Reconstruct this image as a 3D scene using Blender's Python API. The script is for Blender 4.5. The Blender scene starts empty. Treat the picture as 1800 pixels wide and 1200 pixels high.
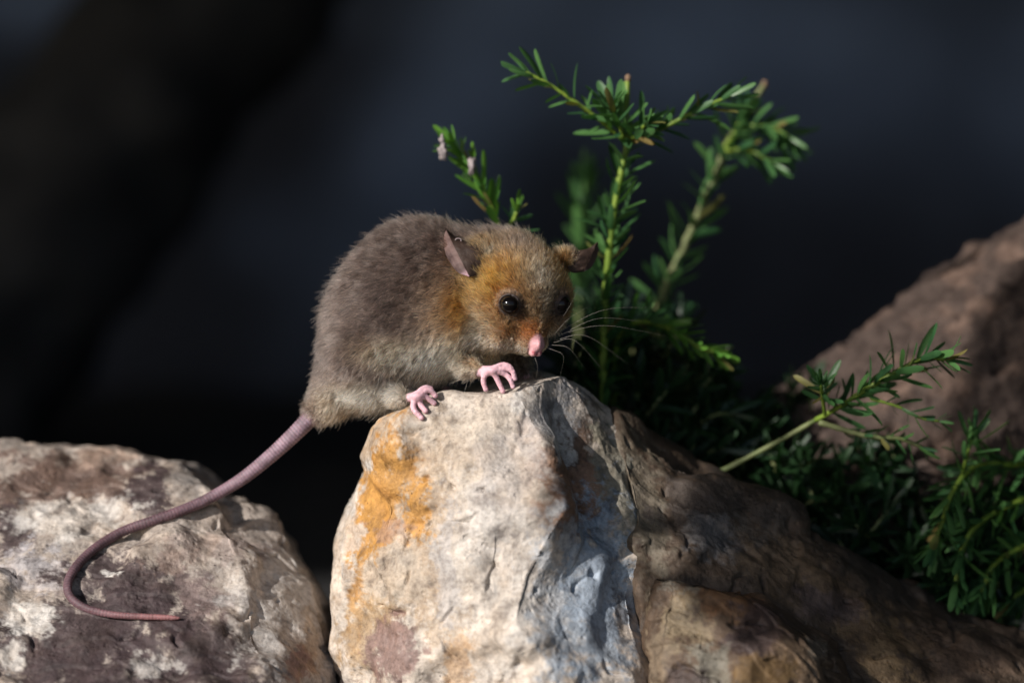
import bpy, math, random
import numpy as np
from mathutils import Vector, Matrix
from mathutils.bvhtree import BVHTree

random.seed(7)
RNG = np.random.default_rng(11)
sc = bpy.context.scene
col = sc.collection
CM = 0.01                                   # everything below is laid out in centimetres

# ------------------------------------------------------------------ camera
PITCH = math.radians(7.0)
DIST = 95.0                                 # cm from lens to the plane of the animal
F0 = np.array([0.0, 0.0, 14.0])             # point the lens looks at, 14 cm above the soil
VD = np.array([0.0, math.cos(PITCH), -math.sin(PITCH)])
VU = np.array([0.0, math.sin(PITCH), math.cos(PITCH)])
VR = np.array([1.0, 0.0, 0.0])
CAM = F0 - DIST * VD

cam_d = bpy.data.cameras.new('camera')
cam = bpy.data.objects.new('camera', cam_d)
col.objects.link(cam)
cam.location = CAM * CM
cam.rotation_euler = (math.pi / 2 - PITCH, 0, 0)
cam_d.sensor_width = 36.0
cam_d.lens = 36.0 * DIST / 30.0
cam_d.clip_start = 0.02
cam_d.clip_end = 200.0
cam_d.dof.use_dof = True
cam_d.dof.focus_distance = (DIST - 1.2) * CM
cam_d.dof.aperture_fstop = 4.2
cam_d.dof.aperture_blades = 9
sc.camera = cam

# ------------------------------------------------------------------ sky and sun
SUN_TO = np.array([-0.66, -0.56, 0.46]); SUN_TO /= np.linalg.norm(SUN_TO)
world = bpy.data.worlds.new('World'); sc.world = world; world.use_nodes = True
wn = world.node_tree.nodes; wl = world.node_tree.links
bg = wn['Background']
sky = wn.new('ShaderNodeTexSky'); sky.sky_type = 'NISHITA'; sky.sun_disc = False
sky.sun_elevation = math.asin(SUN_TO[2])
sky.sun_rotation = math.atan2(SUN_TO[0], SUN_TO[1])
wl.new(sky.outputs[0], bg.inputs[0]); bg.inputs[1].default_value = 0.09
sun_d = bpy.data.lights.new('sun', 'SUN'); sun_d.energy = 4.6; sun_d.angle = math.radians(0.6)
sun_d.color = (1.0, 0.955, 0.90)
sun = bpy.data.objects.new('sun', sun_d); col.objects.link(sun)
sun.rotation_euler = Vector(SUN_TO).to_track_quat('Z', 'Y').to_euler()
sun.location = (-1, -1, 1.2)
vs = sc.view_settings
vs.view_transform = 'Standard'; vs.look = 'None'; vs.exposure = 0.25; vs.gamma = 1.0
sc.cycles.max_bounces = 7
sc.cycles.transmission_bounces = 6
sc.cycles.use_denoising = True

# ------------------------------------------------------------------ helpers
def P(px, py, d=0.0):
    """World point (cm) seen at photograph pixel px,py at depth d beyond the animal's plane."""
    k = (DIST + d) / DIST / 60.0
    return CAM + (DIST + d) * VD + VR * (px - 900) * k + VU * (600 - py) * k

def proj(p):
    """World cm -> photograph pixel and depth (arrays)."""
    q = p - CAM
    dep = q @ VD
    return 900 + (q @ VR) / dep * DIST * 60, 600 - (q @ VU) / dep * DIST * 60, dep - DIST

def lin(r, g, b):
    f = lambda c: (c / 255 / 12.92) if c / 255 <= 0.04045 else ((c / 255 + 0.055) / 1.055) ** 2.4
    return np.array([f(r), f(g), f(b)])

_perm = np.random.default_rng(5).permutation(256).astype(np.int64)
_perm = np.concatenate([_perm, _perm, _perm])
_g = np.random.default_rng(6).normal(size=(256, 3)); _g /= np.linalg.norm(_g, axis=1)[:, None]
def pnoise(p):
    i = np.floor(p).astype(np.int64); f = p - i; i &= 255
    u = f * f * f * (f * (f * 6 - 15) + 10)
    def corner(a, b, c):
        h = _perm[_perm[_perm[(i[:, 0] + a) & 255] + ((i[:, 1] + b) & 255)] + ((i[:, 2] + c) & 255)]
        return (_g[h] * (f - np.array([a, b, c]))).sum(1)
    L = lambda a, b, t: a + (b - a) * t
    return L(L(L(corner(0,0,0), corner(1,0,0), u[:,0]), L(corner(0,1,0), corner(1,1,0), u[:,0]), u[:,1]),
             L(L(corner(0,0,1), corner(1,0,1), u[:,0]), L(corner(0,1,1), corner(1,1,1), u[:,0]), u[:,1]), u[:,2])
def fbm(p, octaves=4, gain=0.5):
    s = np.zeros(len(p)); a = 1.0
    for k in range(octaves):
        s += a * pnoise(p * 2.0 ** k + 17.3 * k); a *= gain
    return s
def ridged(p, octaves=4, gain=0.5):
    s = np.zeros(len(p)); a = 1.0
    for k in range(octaves):
        s += a * (1 - 2 * np.abs(pnoise(p * 2.0 ** k + 9.1 * k))); a *= gain
    return s
def smooth(a, b, x):
    t = np.clip((x - a) / (b - a), 0, 1); return t * t * (3 - 2 * t)

def tag(o, label=None, cat=None, group=None, kind=None):
    if label: o['label'] = label
    if cat: o['category'] = cat
    if group: o['group'] = group
    if kind: o['kind'] = kind
    return o

def mesh_data(name, verts_cm, quads=None, tris=None, mats=(), smooth_shade=True, colors=None, mat_idx=None):
    me = bpy.data.meshes.new(name)
    v = np.asarray(verts_cm, dtype=np.float64) * CM
    me.vertices.add(len(v)); me.vertices.foreach_set('co', v.astype(np.float32).ravel())
    nq = 0 if quads is None else len(quads); nt = 0 if tris is None else len(tris)
    loops = np.concatenate([np.asarray(quads).ravel() if nq else np.zeros(0, int), np.asarray(tris).ravel() if nt else np.zeros(0, int)]).astype(np.int32)
    starts = np.concatenate([np.arange(nq) * 4, nq * 4 + np.arange(nt) * 3]).astype(np.int32)
    me.loops.add(len(loops)); me.loops.foreach_set('vertex_index', loops)
    me.polygons.add(nq + nt); me.polygons.foreach_set('loop_start', starts)
    me.polygons.foreach_set('use_smooth', np.full(nq + nt, smooth_shade))
    if mat_idx is not None: me.polygons.foreach_set('material_index', np.asarray(mat_idx, dtype=np.int32))
    for m in mats: me.materials.append(m)
    if colors is not None:
        at = me.color_attributes.new('pigment', 'FLOAT_COLOR', 'POINT')
        c4 = np.ones((len(v), 4), dtype=np.float32); c4[:, :3] = colors
        at.data.foreach_set('color', c4.ravel())
    me.update(calc_edges=True); me.validate()
    return me

def obj(name, me, parent=None):
    o = bpy.data.objects.new(name, me); col.objects.link(o)
    if parent is not None: o.parent = parent
    return o

def empty(name, loc_cm):
    o = bpy.data.objects.new(name, None); col.objects.link(o)
    o.location = np.asarray(loc_cm) * CM; o.empty_display_size = 0.01
    return o

def grid_quads(nr, nk, closed):
    kk = nk if closed else nk - 1
    r, k = np.meshgrid(np.arange(nr - 1), np.arange(kk), indexing='ij')
    k2 = (k + 1) % nk
    return np.stack([r * nk + k, r * nk + k2, (r + 1) * nk + k2, (r + 1) * nk + k], -1).reshape(-1, 4)

def frames(pts):
    pts = np.asarray(pts, float)
    t = np.gradient(pts, axis=0); t /= np.linalg.norm(t, axis=1)[:, None] + 1e-9
    n = np.cross(t[0], [0.13, 0.31, 0.94]); n /= np.linalg.norm(n)
    ns = []
    for i in range(len(pts)):
        n = n - t[i] * (n @ t[i]); n /= np.linalg.norm(n); ns.append(n)
    ns = np.array(ns)
    return t, ns, np.cross(t, ns)

def spline(ctrl, n):
    c = np.asarray(ctrl, float)
    m = len(c)
    if m == 2: return c[0] + (c[1] - c[0]) * np.linspace(0, 1, n)[:, None]
    seg = np.linalg.norm(np.diff(c[:, :3], axis=0), axis=1); s = np.concatenate([[0], np.cumsum(seg)])
    u = np.linspace(0, s[-1], n); i = np.clip(np.searchsorted(s, u, side='right') - 1, 0, m - 2)
    f = ((u - s[i]) / (seg[i] + 1e-9))[:, None]
    e = np.vstack([2 * c[0] - c[1], c, 2 * c[-1] - c[-2]])
    p0, p1, p2, p3 = e[i], e[i + 1], e[i + 2], e[i + 3]
    return 0.5 * (2 * p1 + (p2 - p0) * f + (2 * p0 - 5 * p1 + 4 * p2 - p3) * f ** 2 + (3 * p1 - p0 - 3 * p2 + p3) * f ** 3)

def tube(pts, radii, nseg=8):
    """vertices and quads/tris of a capped tube."""
    t, n, b = frames(pts); pts = np.asarray(pts, float); radii = np.asarray(radii, float)
    a = np.arange(nseg) / nseg * 2 * np.pi
    v = pts[:, None] + radii[:, None, None] * (np.cos(a)[None, :, None] * n[:, None] + np.sin(a)[None, :, None] * b[:, None])
    nr = len(pts); v = v.reshape(-1, 3); q = grid_quads(nr, nseg, True)
    v = np.vstack([v, pts[:1] - t[:1] * radii[0] * .3, pts[-1:] + t[-1:] * radii[-1] * .6])
    k = np.arange(nseg); k2 = (k + 1) % nseg
    tr = np.vstack([np.stack([k2, k, np.full(nseg, nr * nseg)], 1),
                    np.stack([(nr - 1) * nseg + k, (nr - 1) * nseg + k2, np.full(nseg, nr * nseg + 1)], 1)])
    return v, q, tr

# ------------------------------------------------------------------ materials
def new_mat(name):
    m = bpy.data.materials.new(name); m.use_nodes = True
    nt = m.node_tree; b = nt.nodes['Principled BSDF']
    return m, nt, b
def N(nt, kind, **kw):
    n = nt.nodes.new(kind)
    for k, v in kw.items():
        if k in n.inputs: n.inputs[k].default_value = v
        else: setattr(n, k, v)
    return n
def noise_node(nt, coord, scale, detail=6, rough=0.6, dist=0.0):
    n = N(nt, 'ShaderNodeTexNoise'); n.inputs['Scale'].default_value = scale; n.inputs['Detail'].default_value = detail
    n.inputs['Roughness'].default_value = rough; n.inputs['Distortion'].default_value = dist
    nt.links.new(coord, n.inputs['Vector']); return n
def ramp(nt, fac, stops):
    r = N(nt, 'ShaderNodeValToRGB'); e = r.color_ramp.elements
    while len(e) < len(stops): e.new(0.5)
    for el, (p, c) in zip(e, stops): el.position = p; el.color = (*c, 1)
    nt.links.new(fac, r.inputs[0]); return r
def mix(nt, fac, a, b, mode='MIX'):
    m = N(nt, 'ShaderNodeMix'); m.data_type = 'RGBA'; m.blend_type = mode
    for s, x in ((m.inputs[0], fac), (m.inputs[6], a), (m.inputs[7], b)):
        if hasattr(x, 'links'): nt.links.new(x, s)
        else: s.default_value = x if not isinstance(x, tuple) else (*x, 1)
    return m.outputs[2]

def sel2(nt, tc):
    return ramp(nt, noise_node(nt, tc, 130, 4).outputs[0], [(0.44, (0, 0, 0)), (0.6, (1, 1, 1))]).outputs[0]

def rock_material(name, bump=0.6, rough=0.62):
    m, nt, b = new_mat(name)
    tc = N(nt, 'ShaderNodeTexCoord').outputs['Object']
    at = N(nt, 'ShaderNodeAttribute', attribute_name='pigment').outputs['Color']
    n1 = noise_node(nt, tc, 160, 8, 0.62, 0.4)          # centimetre mottling
    n2 = noise_node(nt, tc, 620, 6, 0.65)               # millimetre grain
    n3 = noise_node(nt, tc, 60, 5, 0.55, 1.2)
    c = mix(nt, 0.85, at, ramp(nt, n1.outputs[0], [(0.30, (.34, .32, .32)), (0.46, (.88, .87, .86)), (0.56, (1.02, 1.0, .98)), (0.70, (1.35, 1.32, 1.28))]).outputs[0], 'MULTIPLY')
    c = mix(nt, 0.7, c, ramp(nt, n2.outputs[0], [(0.3, (.45, .42, .4)), (0.52, (1, 1, 1)), (0.7, (1.25, 1.25, 1.25))]).outputs[0], 'MULTIPLY')
    c = mix(nt, 0.5, c, ramp(nt, n3.outputs[0], [(0.35, (.72, .62, .52)), (0.55, (1, 1, 1))]).outputs[0], 'MULTIPLY')
    vo = N(nt, 'ShaderNodeTexVoronoi', Scale=330.0); nt.links.new(tc, vo.inputs['Vector'])
    spk = ramp(nt, vo.outputs['Distance'], [(0.06, (.12, .11, .11)), (0.13, (1, 1, 1))]).outputs[0]
    sel = ramp(nt, noise_node(nt, tc, 90, 3).outputs[0], [(0.52, (0, 0, 0)), (0.62, (1, 1, 1))]).outputs[0]
    c = mix(nt, sel, c, mix(nt, 0.8, c, spk, 'MULTIPLY'))
    nt.links.new(c, b.inputs['Base Color'])
    b.inputs['Roughness'].default_value = rough
    b.inputs['Specular IOR Level'].default_value = 0.3
    b1 = N(nt, 'ShaderNodeBump', Strength=bump, Distance=0.0006); nt.links.new(n1.outputs[0], b1.inputs['Height'])
    b2 = N(nt, 'ShaderNodeBump', Strength=bump, Distance=0.0007); nt.links.new(n2.outputs[0], b2.inputs['Height'])
    vp = N(nt, 'ShaderNodeTexVoronoi', Scale=520.0); nt.links.new(tc, vp.inputs['Vector'])
    b3 = N(nt, 'ShaderNodeBump', Strength=bump * .9, Distance=0.0006)
    nt.links.new(mix(nt, sel2(nt, tc), (1.0, 1.0, 1.0), ramp(nt, vp.outputs['Distance'], [(0.0, (0, 0, 0)), (.45, (1, 1, 1))]).outputs[0]), b3.inputs['Height'])
    nt.links.new(b1.outputs[0], b2.inputs['Normal']); nt.links.new(b2.outputs[0], b3.inputs['Normal']); nt.links.new(b3.outputs[0], b.inputs['Normal'])
    return m

def leaf_material(name, base, young, rough=0.33):
    m, nt, b = new_mat(name)
    oi = N(nt, 'ShaderNodeObjectInfo').outputs['Random']
    tc = N(nt, 'ShaderNodeTexCoord').outputs['Object']
    nz = noise_node(nt, tc, 180, 3)
    c = mix(nt, oi, base, young)
    c = mix(nt, 0.35, c, ramp(nt, nz.outputs[0], [(0.3, (.6, .65, .6)), (0.7, (1.3, 1.25, 1.1))]).outputs[0], 'MULTIPLY')
    nt.links.new(c, b.inputs['Base Color']); b.inputs['Roughness'].default_value = rough
    b.inputs['Specular IOR Level'].default_value = 0.5
    tr = N(nt, 'ShaderNodeBsdfTranslucent'); nt.links.new(mix(nt, 1.0, c, (1.3, 1.5, .6), 'MULTIPLY'), tr.inputs[0])
    ms = N(nt, 'ShaderNodeMixShader'); ms.inputs[0].default_value = 0.22
    nt.links.new(b.outputs[0], ms.inputs[1]); nt.links.new(tr.outputs[0], ms.inputs[2])
    nt.links.new(ms.outputs[0], nt.nodes['Material Output'].inputs[0])
    return m

def simple_material(name, c1, c2, scale, rough=0.6, bump=0.0, detail=5, spec=0.4):
    m, nt, b = new_mat(name)
    tc = N(nt, 'ShaderNodeTexCoord').outputs['Object']
    nz = noise_node(nt, tc, scale, detail)
    nt.links.new(ramp(nt, nz.outputs[0], [(0.32, c1), (0.68, c2)]).outputs[0], b.inputs['Base Color'])
    b.inputs['Roughness'].default_value = rough; b.inputs['Specular IOR Level'].default_value = spec
    if bump:
        bp = N(nt, 'ShaderNodeBump', Strength=0.7, Distance=bump); nt.links.new(nz.outputs[0], bp.inputs['Height'])
        nt.links.new(bp.outputs[0], b.inputs['Normal'])
    return m

M_ROCK = rock_material('weathered_quartzite')
M_LEAF = leaf_material('leaf_glossy_green', (.030, .092, .036), (.080, .185, .055), .40)
M_DEAD = leaf_material('leaf_withered', (.16, .11, .035), (.13, .15, .04), .6)
M_LEAF_SHADED = leaf_material('leaf_green_shaded', (.007, .026, .011), (.018, .05, .016), 0.45)  # same leaf, colour darkened to carry the undergrowth's shade
M_YOUNG = leaf_material('leaf_young_green', (.06, .17, .03), (.11, .24, .035))
M_STEM = simple_material('stem_yellow_green', (.10, .17, .02), (.20, .28, .04), 250, 0.5, 0.0003)
M_STEMD = simple_material('stem_woody_green', (.10, .13, .04), (.19, .20, .09), 250, 0.6, 0.0004)
M_CUT = simple_material('cut_wood', (.14, .085, .05), (.26, .17, .11), 400, 0.8)
M_HUSK = simple_material('dry_husk', (.18, .15, .15), (.42, .36, .36), 900, 0.8, 0.0005)

# ------------------------------------------------------------------ the setting: soil, walls, added overhead cover
def plane_grid(x0, x1, y0, y1, n, zf):
    xs, ys = np.meshgrid(np.linspace(x0, x1, n), np.linspace(y0, y1, n), indexing='ij')
    v = np.stack([xs.ravel(), ys.ravel(), zf(xs.ravel(), ys.ravel())], 1)
    return v, grid_quads(n, n, False)[:, ::-1]

M_SOIL = simple_material('dark_soil', (.009, .009, .010), (.022, .020, .020), 60, 0.95, 0.004)
v, q = plane_grid(-260, 260, -200, 120, 260, lambda x, y: 0.8 * fbm(np.stack([x * .12, y * .12, x * 0], 1), 4))
tag(obj('ground', mesh_data('ground', v, q, mats=[M_SOIL])), kind='structure')

def box(c0, c1):
    x0, y0, z0 = c0; x1, y1, z1 = c1
    v = np.array([[x0,y0,z0],[x1,y0,z0],[x1,y1,z0],[x0,y1,z0],[x0,y0,z1],[x1,y0,z1],[x1,y1,z1],[x0,y1,z1]], float)
    q = np.array([[0,3,2,1],[4,5,6,7],[0,1,5,4],[1,2,6,5],[2,3,7,6],[3,0,4,7]])
    return v, q

def wall_material():
    m, nt, b = new_mat('dark_painted_board')
    tc = N(nt, 'ShaderNodeTexCoord').outputs['Object']
    at = N(nt, 'ShaderNodeAttribute', attribute_name='pigment').outputs['Color']
    nz = noise_node(nt, tc, 14, 4, 0.5, 0.3)
    c = mix(nt, 0.6, at, ramp(nt, nz.outputs[0], [(0.3, (.6, .6, .62)), (0.7, (1.3, 1.3, 1.3))]).outputs[0], 'MULTIPLY')
    nt.links.new(c, b.inputs['Base Color']); b.inputs['Roughness'].default_value = 0.8
    b.inputs['Specular IOR Level'].default_value = 0.2
    return m
M_WALL = wall_material()
M_ROOF = simple_material('dark_roof_board', (.015, .015, .017), (.03, .03, .033), 8, 0.9)
def make_wall():
    nx, nz_ = 240, 90
    xs, zs = np.meshgrid(np.linspace(-190, 190, nx), np.linspace(-2, 120, nz_), indexing='ij')
    front = np.stack([xs.ravel(), np.full(xs.size, 92.0), zs.ravel()], 1)
    px, py, _ = proj(front)
    c = np.repeat(np.array([[.030, .035, .052]]), len(front), 0)      # dark board, background haze painted on as soft paler blue
    q = front * .05
    wx = px + 70 * fbm(q, 3); wy = py + 70 * fbm(q + 30, 3)
    for (bx, by, rx, ry, k, ang) in ((830, 130, 110, 330, .9, 28), (1280, 40, 330, 170, .75, 8), (330, 70, 60, 120, .7, 20), (180, 10, 420, 60, .5, 0), (480, 430, 80, 60, .2, -20), (1150, 80, 140, 160, .35, 10),
                                     (1900, 100, 300, 200, .5, 0), (-500, 100, 300, 200, .5, 20), (2600, 300, 300, 300, .5, 20), (-1300, 300, 400, 200, .5, 0)):
        a_ = math.radians(ang); dx = wx - bx; dy = wy - by
        ex = (dx * math.cos(a_) + dy * math.sin(a_)) / rx; ey = (-dx * math.sin(a_) + dy * math.cos(a_)) / ry
        w = (k * np.exp(-(ex ** 2 + ey ** 2) * .9))[:, None]
        c = c * (1 - w) + np.array([[.24, .34, .58]]) * w
    f = grid_quads(nx, nz_, False)
    v, bq_ = box((-190, 92.01, -2), (190, 96, 120))
    o = obj('wall_back', mesh_data('wall_back', np.vstack([front, v]), np.vstack([f, bq_ + len(front)]), mats=[M_WALL], smooth_shade=False, colors=np.vstack([c, np.repeat(c[:1], 8, 0)])))
    return tag(o, kind='structure')
make_wall()
tag(obj('wall_right', mesh_data('wall_right', *box((70, -60, -2), (74, 91.9, 70)), mats=[M_ROOF], smooth_shade=False)), kind='structure')
tag(obj('shade_roof', mesh_data('shade_roof', *box((-190, -38.5, 60), (69.9, 91.9, 62)), mats=[M_ROOF], smooth_shade=False)), kind='structure')  # unseen cover added to cut the sun off the back wall

# a dark fallen branch leaning far behind, out of focus
M_DARKBARK = simple_material('dark_bark', (.012, .012, .014), (.03, .03, .032), 30, 0.9, 0.003)
def branch(name, label, a, b, r0, r1, mat, wob=1.0):
    pts = spline([a, (np.array(a) + b) / 2 + np.array([0, 0, 1.5]), b], 40)
    rr = np.linspace(r0, r1, 40)
    v, q, tr = tube(pts - a, rr, 28)
    n = fbm((v + a) * .25, 4)[:, None]; t = v - np.repeat(np.vstack([pts - a])[:, :], 28, 0)[:len(v) - 2].mean(0) * 0
    v[:-2] += (v[:-2] - np.repeat(pts - a, 28, 0)) * n[:-2] * 0.35 * wob
    root = obj(name, mesh_data(name, v, q, tr, [mat])); root.location = np.array(a) * CM
    return tag(root, label, 'branch')
A = P(-260, 1000, 60); A[2] = -1
branch('fallen_branch', 'dark blurred branch leaning across the gloom behind the rocks', A, P(640, -300, 66), 6.2, 4.6, M_DARKBARK)

# ------------------------------------------------------------------ rocks
def loft(ctrl, seg_k, seg_r, tension=0.65, sub=None):
    """ctrl R x K x 3 closed in K. returns grid verts (nr*nk), u, v params."""
    R, K, _ = ctrl.shape
    def interp(c0, c1, c2, c3, f):
        cat = 0.5 * (2 * c1 + (c2 - c0) * f + (2 * c0 - 5 * c1 + 4 * c2 - c3) * f ** 2 + (3 * c1 - c0 - 3 * c2 + c3) * f ** 3)
        return (1 - tension) * (c1 + (c2 - c1) * f) + tension * cat
    rows = []; us = []
    for k in range(K):
        n = seg_k[k]
        for j in range(n):
            f = j / n
            rows.append(interp(ctrl[:, (k - 1) % K], ctrl[:, k], ctrl[:, (k + 1) % K], ctrl[:, (k + 2) % K], f)); us.append(k + f)
    a = np.stack(rows, 1)
    out = []; vs_ = []
    for r in range(R - 1):
        n = seg_r[r]; r0 = max(r - 1, 0); r3 = min(r + 2, R - 1)
        for j in range(n + (1 if r == R - 2 else 0)):
            f = j / n
            out.append(interp(a[r0], a[r], a[r + 1], a[r3], f)); vs_.append(r + f)
    g = np.stack(out, 0)
    return g, np.array(us), np.array(vs_)

def grid_normals(g):
    du = np.roll(g, -1, 1) - np.roll(g, 1, 1)
    dv = np.gradient(g, axis=0)
    n = np.cross(dv, du); l = np.linalg.norm(n, axis=2, keepdims=True); n = n / (l + 1e-9)
    c = g.mean((0, 1))
    if ((g - c) * n).sum() < 0: n = -n; return n, True
    return n, False

def terraces(x, step, sharp=0.75):
    k = np.floor(x / step); f = x / step - k
    return (k + smooth(sharp, 1.0, f)) * step

def facets(p, seed, cell, tilt, step, soft=9.0, n_warp=0.3):
    """broken planar faces: each jittered cell is its own slightly tilted plane, edges slightly worn."""
    g = np.random.default_rng(int(seed * 10) + 3)
    T = g.normal(0, 1, (4096, 7)); J = g.uniform(0, 1, (4096, 3))
    w = (p + n_warp * cell * np.stack([fbm(p / cell * 1.3 + k, 2) for k in (1, 21, 41)], 1)) / cell
    b0 = np.floor(w).astype(np.int64)
    best = np.full(len(p), 1e9); ds = []; hs = []
    for dx in (-1, 0, 1):
        for dy in (-1, 0, 1):
            for dz in (-1, 0, 1):
                c = b0 + np.array([dx, dy, dz])
                h = ((c[:, 0] * 73856093) ^ (c[:, 1] * 19349663) ^ (c[:, 2] * 83492791)) & 4095
                q = w - (c + J[h]); d = np.sqrt((q * q).sum(1))
                ds.append(d.astype(np.float32)); hs.append((tilt * cell * (q * T[h, :3]).sum(1) + step * T[h, 3]).astype(np.float32))
                best = np.minimum(best, d)
    num = np.zeros(len(p)); den = np.zeros(len(p))
    for d, h in zip(ds, hs):
        e = np.exp(-soft * (d - best)); num += e * h; den += e
    return num / den

def rock_displace(p, n, seed, big=0.20, ledge=0.10, strike=(0.3, 0.5, 0.8)):
    q = p + seed
    low = fbm(q * 0.28, 3)
    s = np.array(strike); s = s / np.linalg.norm(s)
    warp = q + 0.7 * np.stack([fbm(q * .45 + 40, 3), fbm(q * .45 + 80, 3), fbm(q * .45 + 120, 3)], 1)
    lay = warp @ s
    st = terraces(lay + 0.25 * fbm(q * .9, 3), 0.8, .88) - lay          # flaky layers
    cr = ridged(warp * 0.38 + 31, 2)
    crack = -0.16 * smooth(1.36, 1.50, cr)
    rough = smooth(-.25, .35, fbm(q * .5 + 200, 3))
    fine = (.25 + .75 * rough) * (0.055 * fbm(q * 2.6, 6, .6))
    fa = facets(p, seed, 2.6, .10, .10, 14) + facets(p, seed + 5, 1.0, .09, .03, 12) * (.35 + .65 * rough) + facets(p, seed + 8, .4, .07, .010, 10) * rough
    return big * low + ledge * st + crack + fine + fa

def paint(px, py, p, base, blobs, warp=26, seed=0.0):
    """pigment by stains: blobs (px, py, rx, ry, colour, strength, angle)."""
    q = p * 0.9 + seed
    wx = px + warp * fbm(q, 6, .7); wy = py + warp * fbm(q + 55, 6, .7)
    edge = 0.75 * fbm(p * 1.7 + seed + 9, 7, .72)
    c = np.repeat(np.asarray(base, float)[None], len(px), 0)
    for (bx, by, rx, ry, cc, s, ang) in blobs:
        a = math.radians(ang); dx = wx - bx; dy = wy - by
        ex = (dx * math.cos(a) + dy * math.sin(a)) / rx; ey = (-dx * math.sin(a) + dy * math.cos(a)) / ry
        w = s * smooth(-0.22, 0.30, 1 - np.sqrt(ex ** 2 + ey ** 2) + edge)
        c = c * (1 - w[:, None]) + np.asarray(cc)[None] * w[:, None]
    return c

def make_rock(name, label, rows, cap, seg_k, seg_r, base, blobs, seed, tension=0.45, big=.2, ledge=.10, group=None, strike=(.3, .5, .8), warp=26, calm_top=False):
    ctrl = np.array([[P(*c) for c in r] for r in rows])
    cp = P(*cap)
    top = [cp + (ctrl[0] - cp) * f for f in (0.0, 0.5)]
    ctrl = np.concatenate([np.array(top), ctrl], 0)
    g, u, v = loft(ctrl, seg_k, [10, 16] + seg_r, tension)
    n, flip = grid_normals(g)
    nr, nk, _ = g.shape
    p = g.reshape(-1, 3); nn = n.reshape(-1, 3)
    damp = (.35 + .65 * smooth(1.5, 4.0, np.repeat(v, nk)))[:, None] if calm_top else 1.0
    p = p + nn * rock_displace(p, nn, seed, big, ledge, strike)[:, None] * damp
    px, py, _ = proj(p)
    cols = paint(px, py, p, base, blobs, warp, seed)
    q = grid_quads(nr, nk, True)
    if flip: q = q[:, ::-1]
    base_pt = np.array([ctrl[-1, :, 0].mean(), ctrl[-1, :, 1].mean(), ctrl[-1, :, 2].mean()])
    me = mesh_data(name, p - base_pt, q, mats=[M_ROCK], colors=np.clip(cols, 0, 1))
    o = obj(name, me); o.location = base_pt * CM
    tag(o, label, 'rock', group)
    bvh = BVHTree.FromPolygons([Vector(x) for x in p], q.tolist())
    return o, bvh

WHITE = (.53, .465, .405); CREAM = (.47, .40, .33); OCHRE = (.46, .235, .060); PURPLE = (.062, .043, .046)
BLUE = (.31, .37, .45); RUST = (.24, .115, .06); DARK = (.065, .05, .042); OLIVE = (.23, .215, .17)
PALE = (.60, .57, .54); BROWN = (.17, .115, .08); TAN = (.33, .22, .12)

rows_c = [
 # back-left     left silh     yellow mid     yellow/white    white mid      ridge          right facet    right ridge    right silh     back
 [(735,712,1.6), (722,716,.3), (752,708,-.7), (785,698,-1.2), (850,690,-1.6), (905,684,-1.6), (955,668,-1.1), (990,658,-.2), (1008,660,.9), (890,660,2.6)],
 [(680,748,2.2), (654,752,.4), (690,752,-1.0), (740,748,-1.7), (830,740,-2.2), (935,732,-2.2), (975,728,-1.2), (1035,716,-.3), (1068,706,1.2), (890,740,4.2)],
 [(650,835,2.8), (630,835,.4), (680,835,-1.3), (745,835,-2.0), (850,830,-2.8), (970,835,-2.8), (1000,840,-1.3), (1080,825,-.5), (1145,805,1.8), (900,830,5.2)],
 [(620,930,3.0), (601,930,.4), (670,930,-1.6), (750,930,-2.3), (868,930,-3.3), (988,905,-3.5), (1025,935,-1.9), (1122,930,-1.1), (1185,900,2.2), (900,930,5.8)],
 [(600,1030,3), (579,1030,.4), (670,1030,-1.9), (760,1030,-2.7), (850,1030,-3.5), (928,1018,-3.7), (985,1040,-3.0), (1115,1040,-1.9), (1225,1000,2.3), (900,1030,6)],
 [(600,1120,3), (582,1120,.3), (680,1130,-2.0), (770,1130,-3.0), (850,1130,-3.8), (908,1098,-4.2), (985,1130,-3.5), (1122,1130,-2.6), (1255,1100,2.3), (900,1130,6)],
 [(620,1230,3), (596,1230,.2), (690,1230,-2.2), (790,1230,-3.2), (890,1230,-4.2), (990,1225,-4.3), (1080,1230,-3.7), (1130,1230,-2.8), (1300,1230,2.3), (900,1230,6)],
 [(600,1560,3), (580,1560,0), (690,1560,-2.6), (790,1560,-3.8), (890,1560,-4.8), (1000,1560,-4.9), (1090,1560,-3.4), (1150,1560,-2.5), (1310,1560,2.6), (900,1560,6.5)],
]
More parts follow.
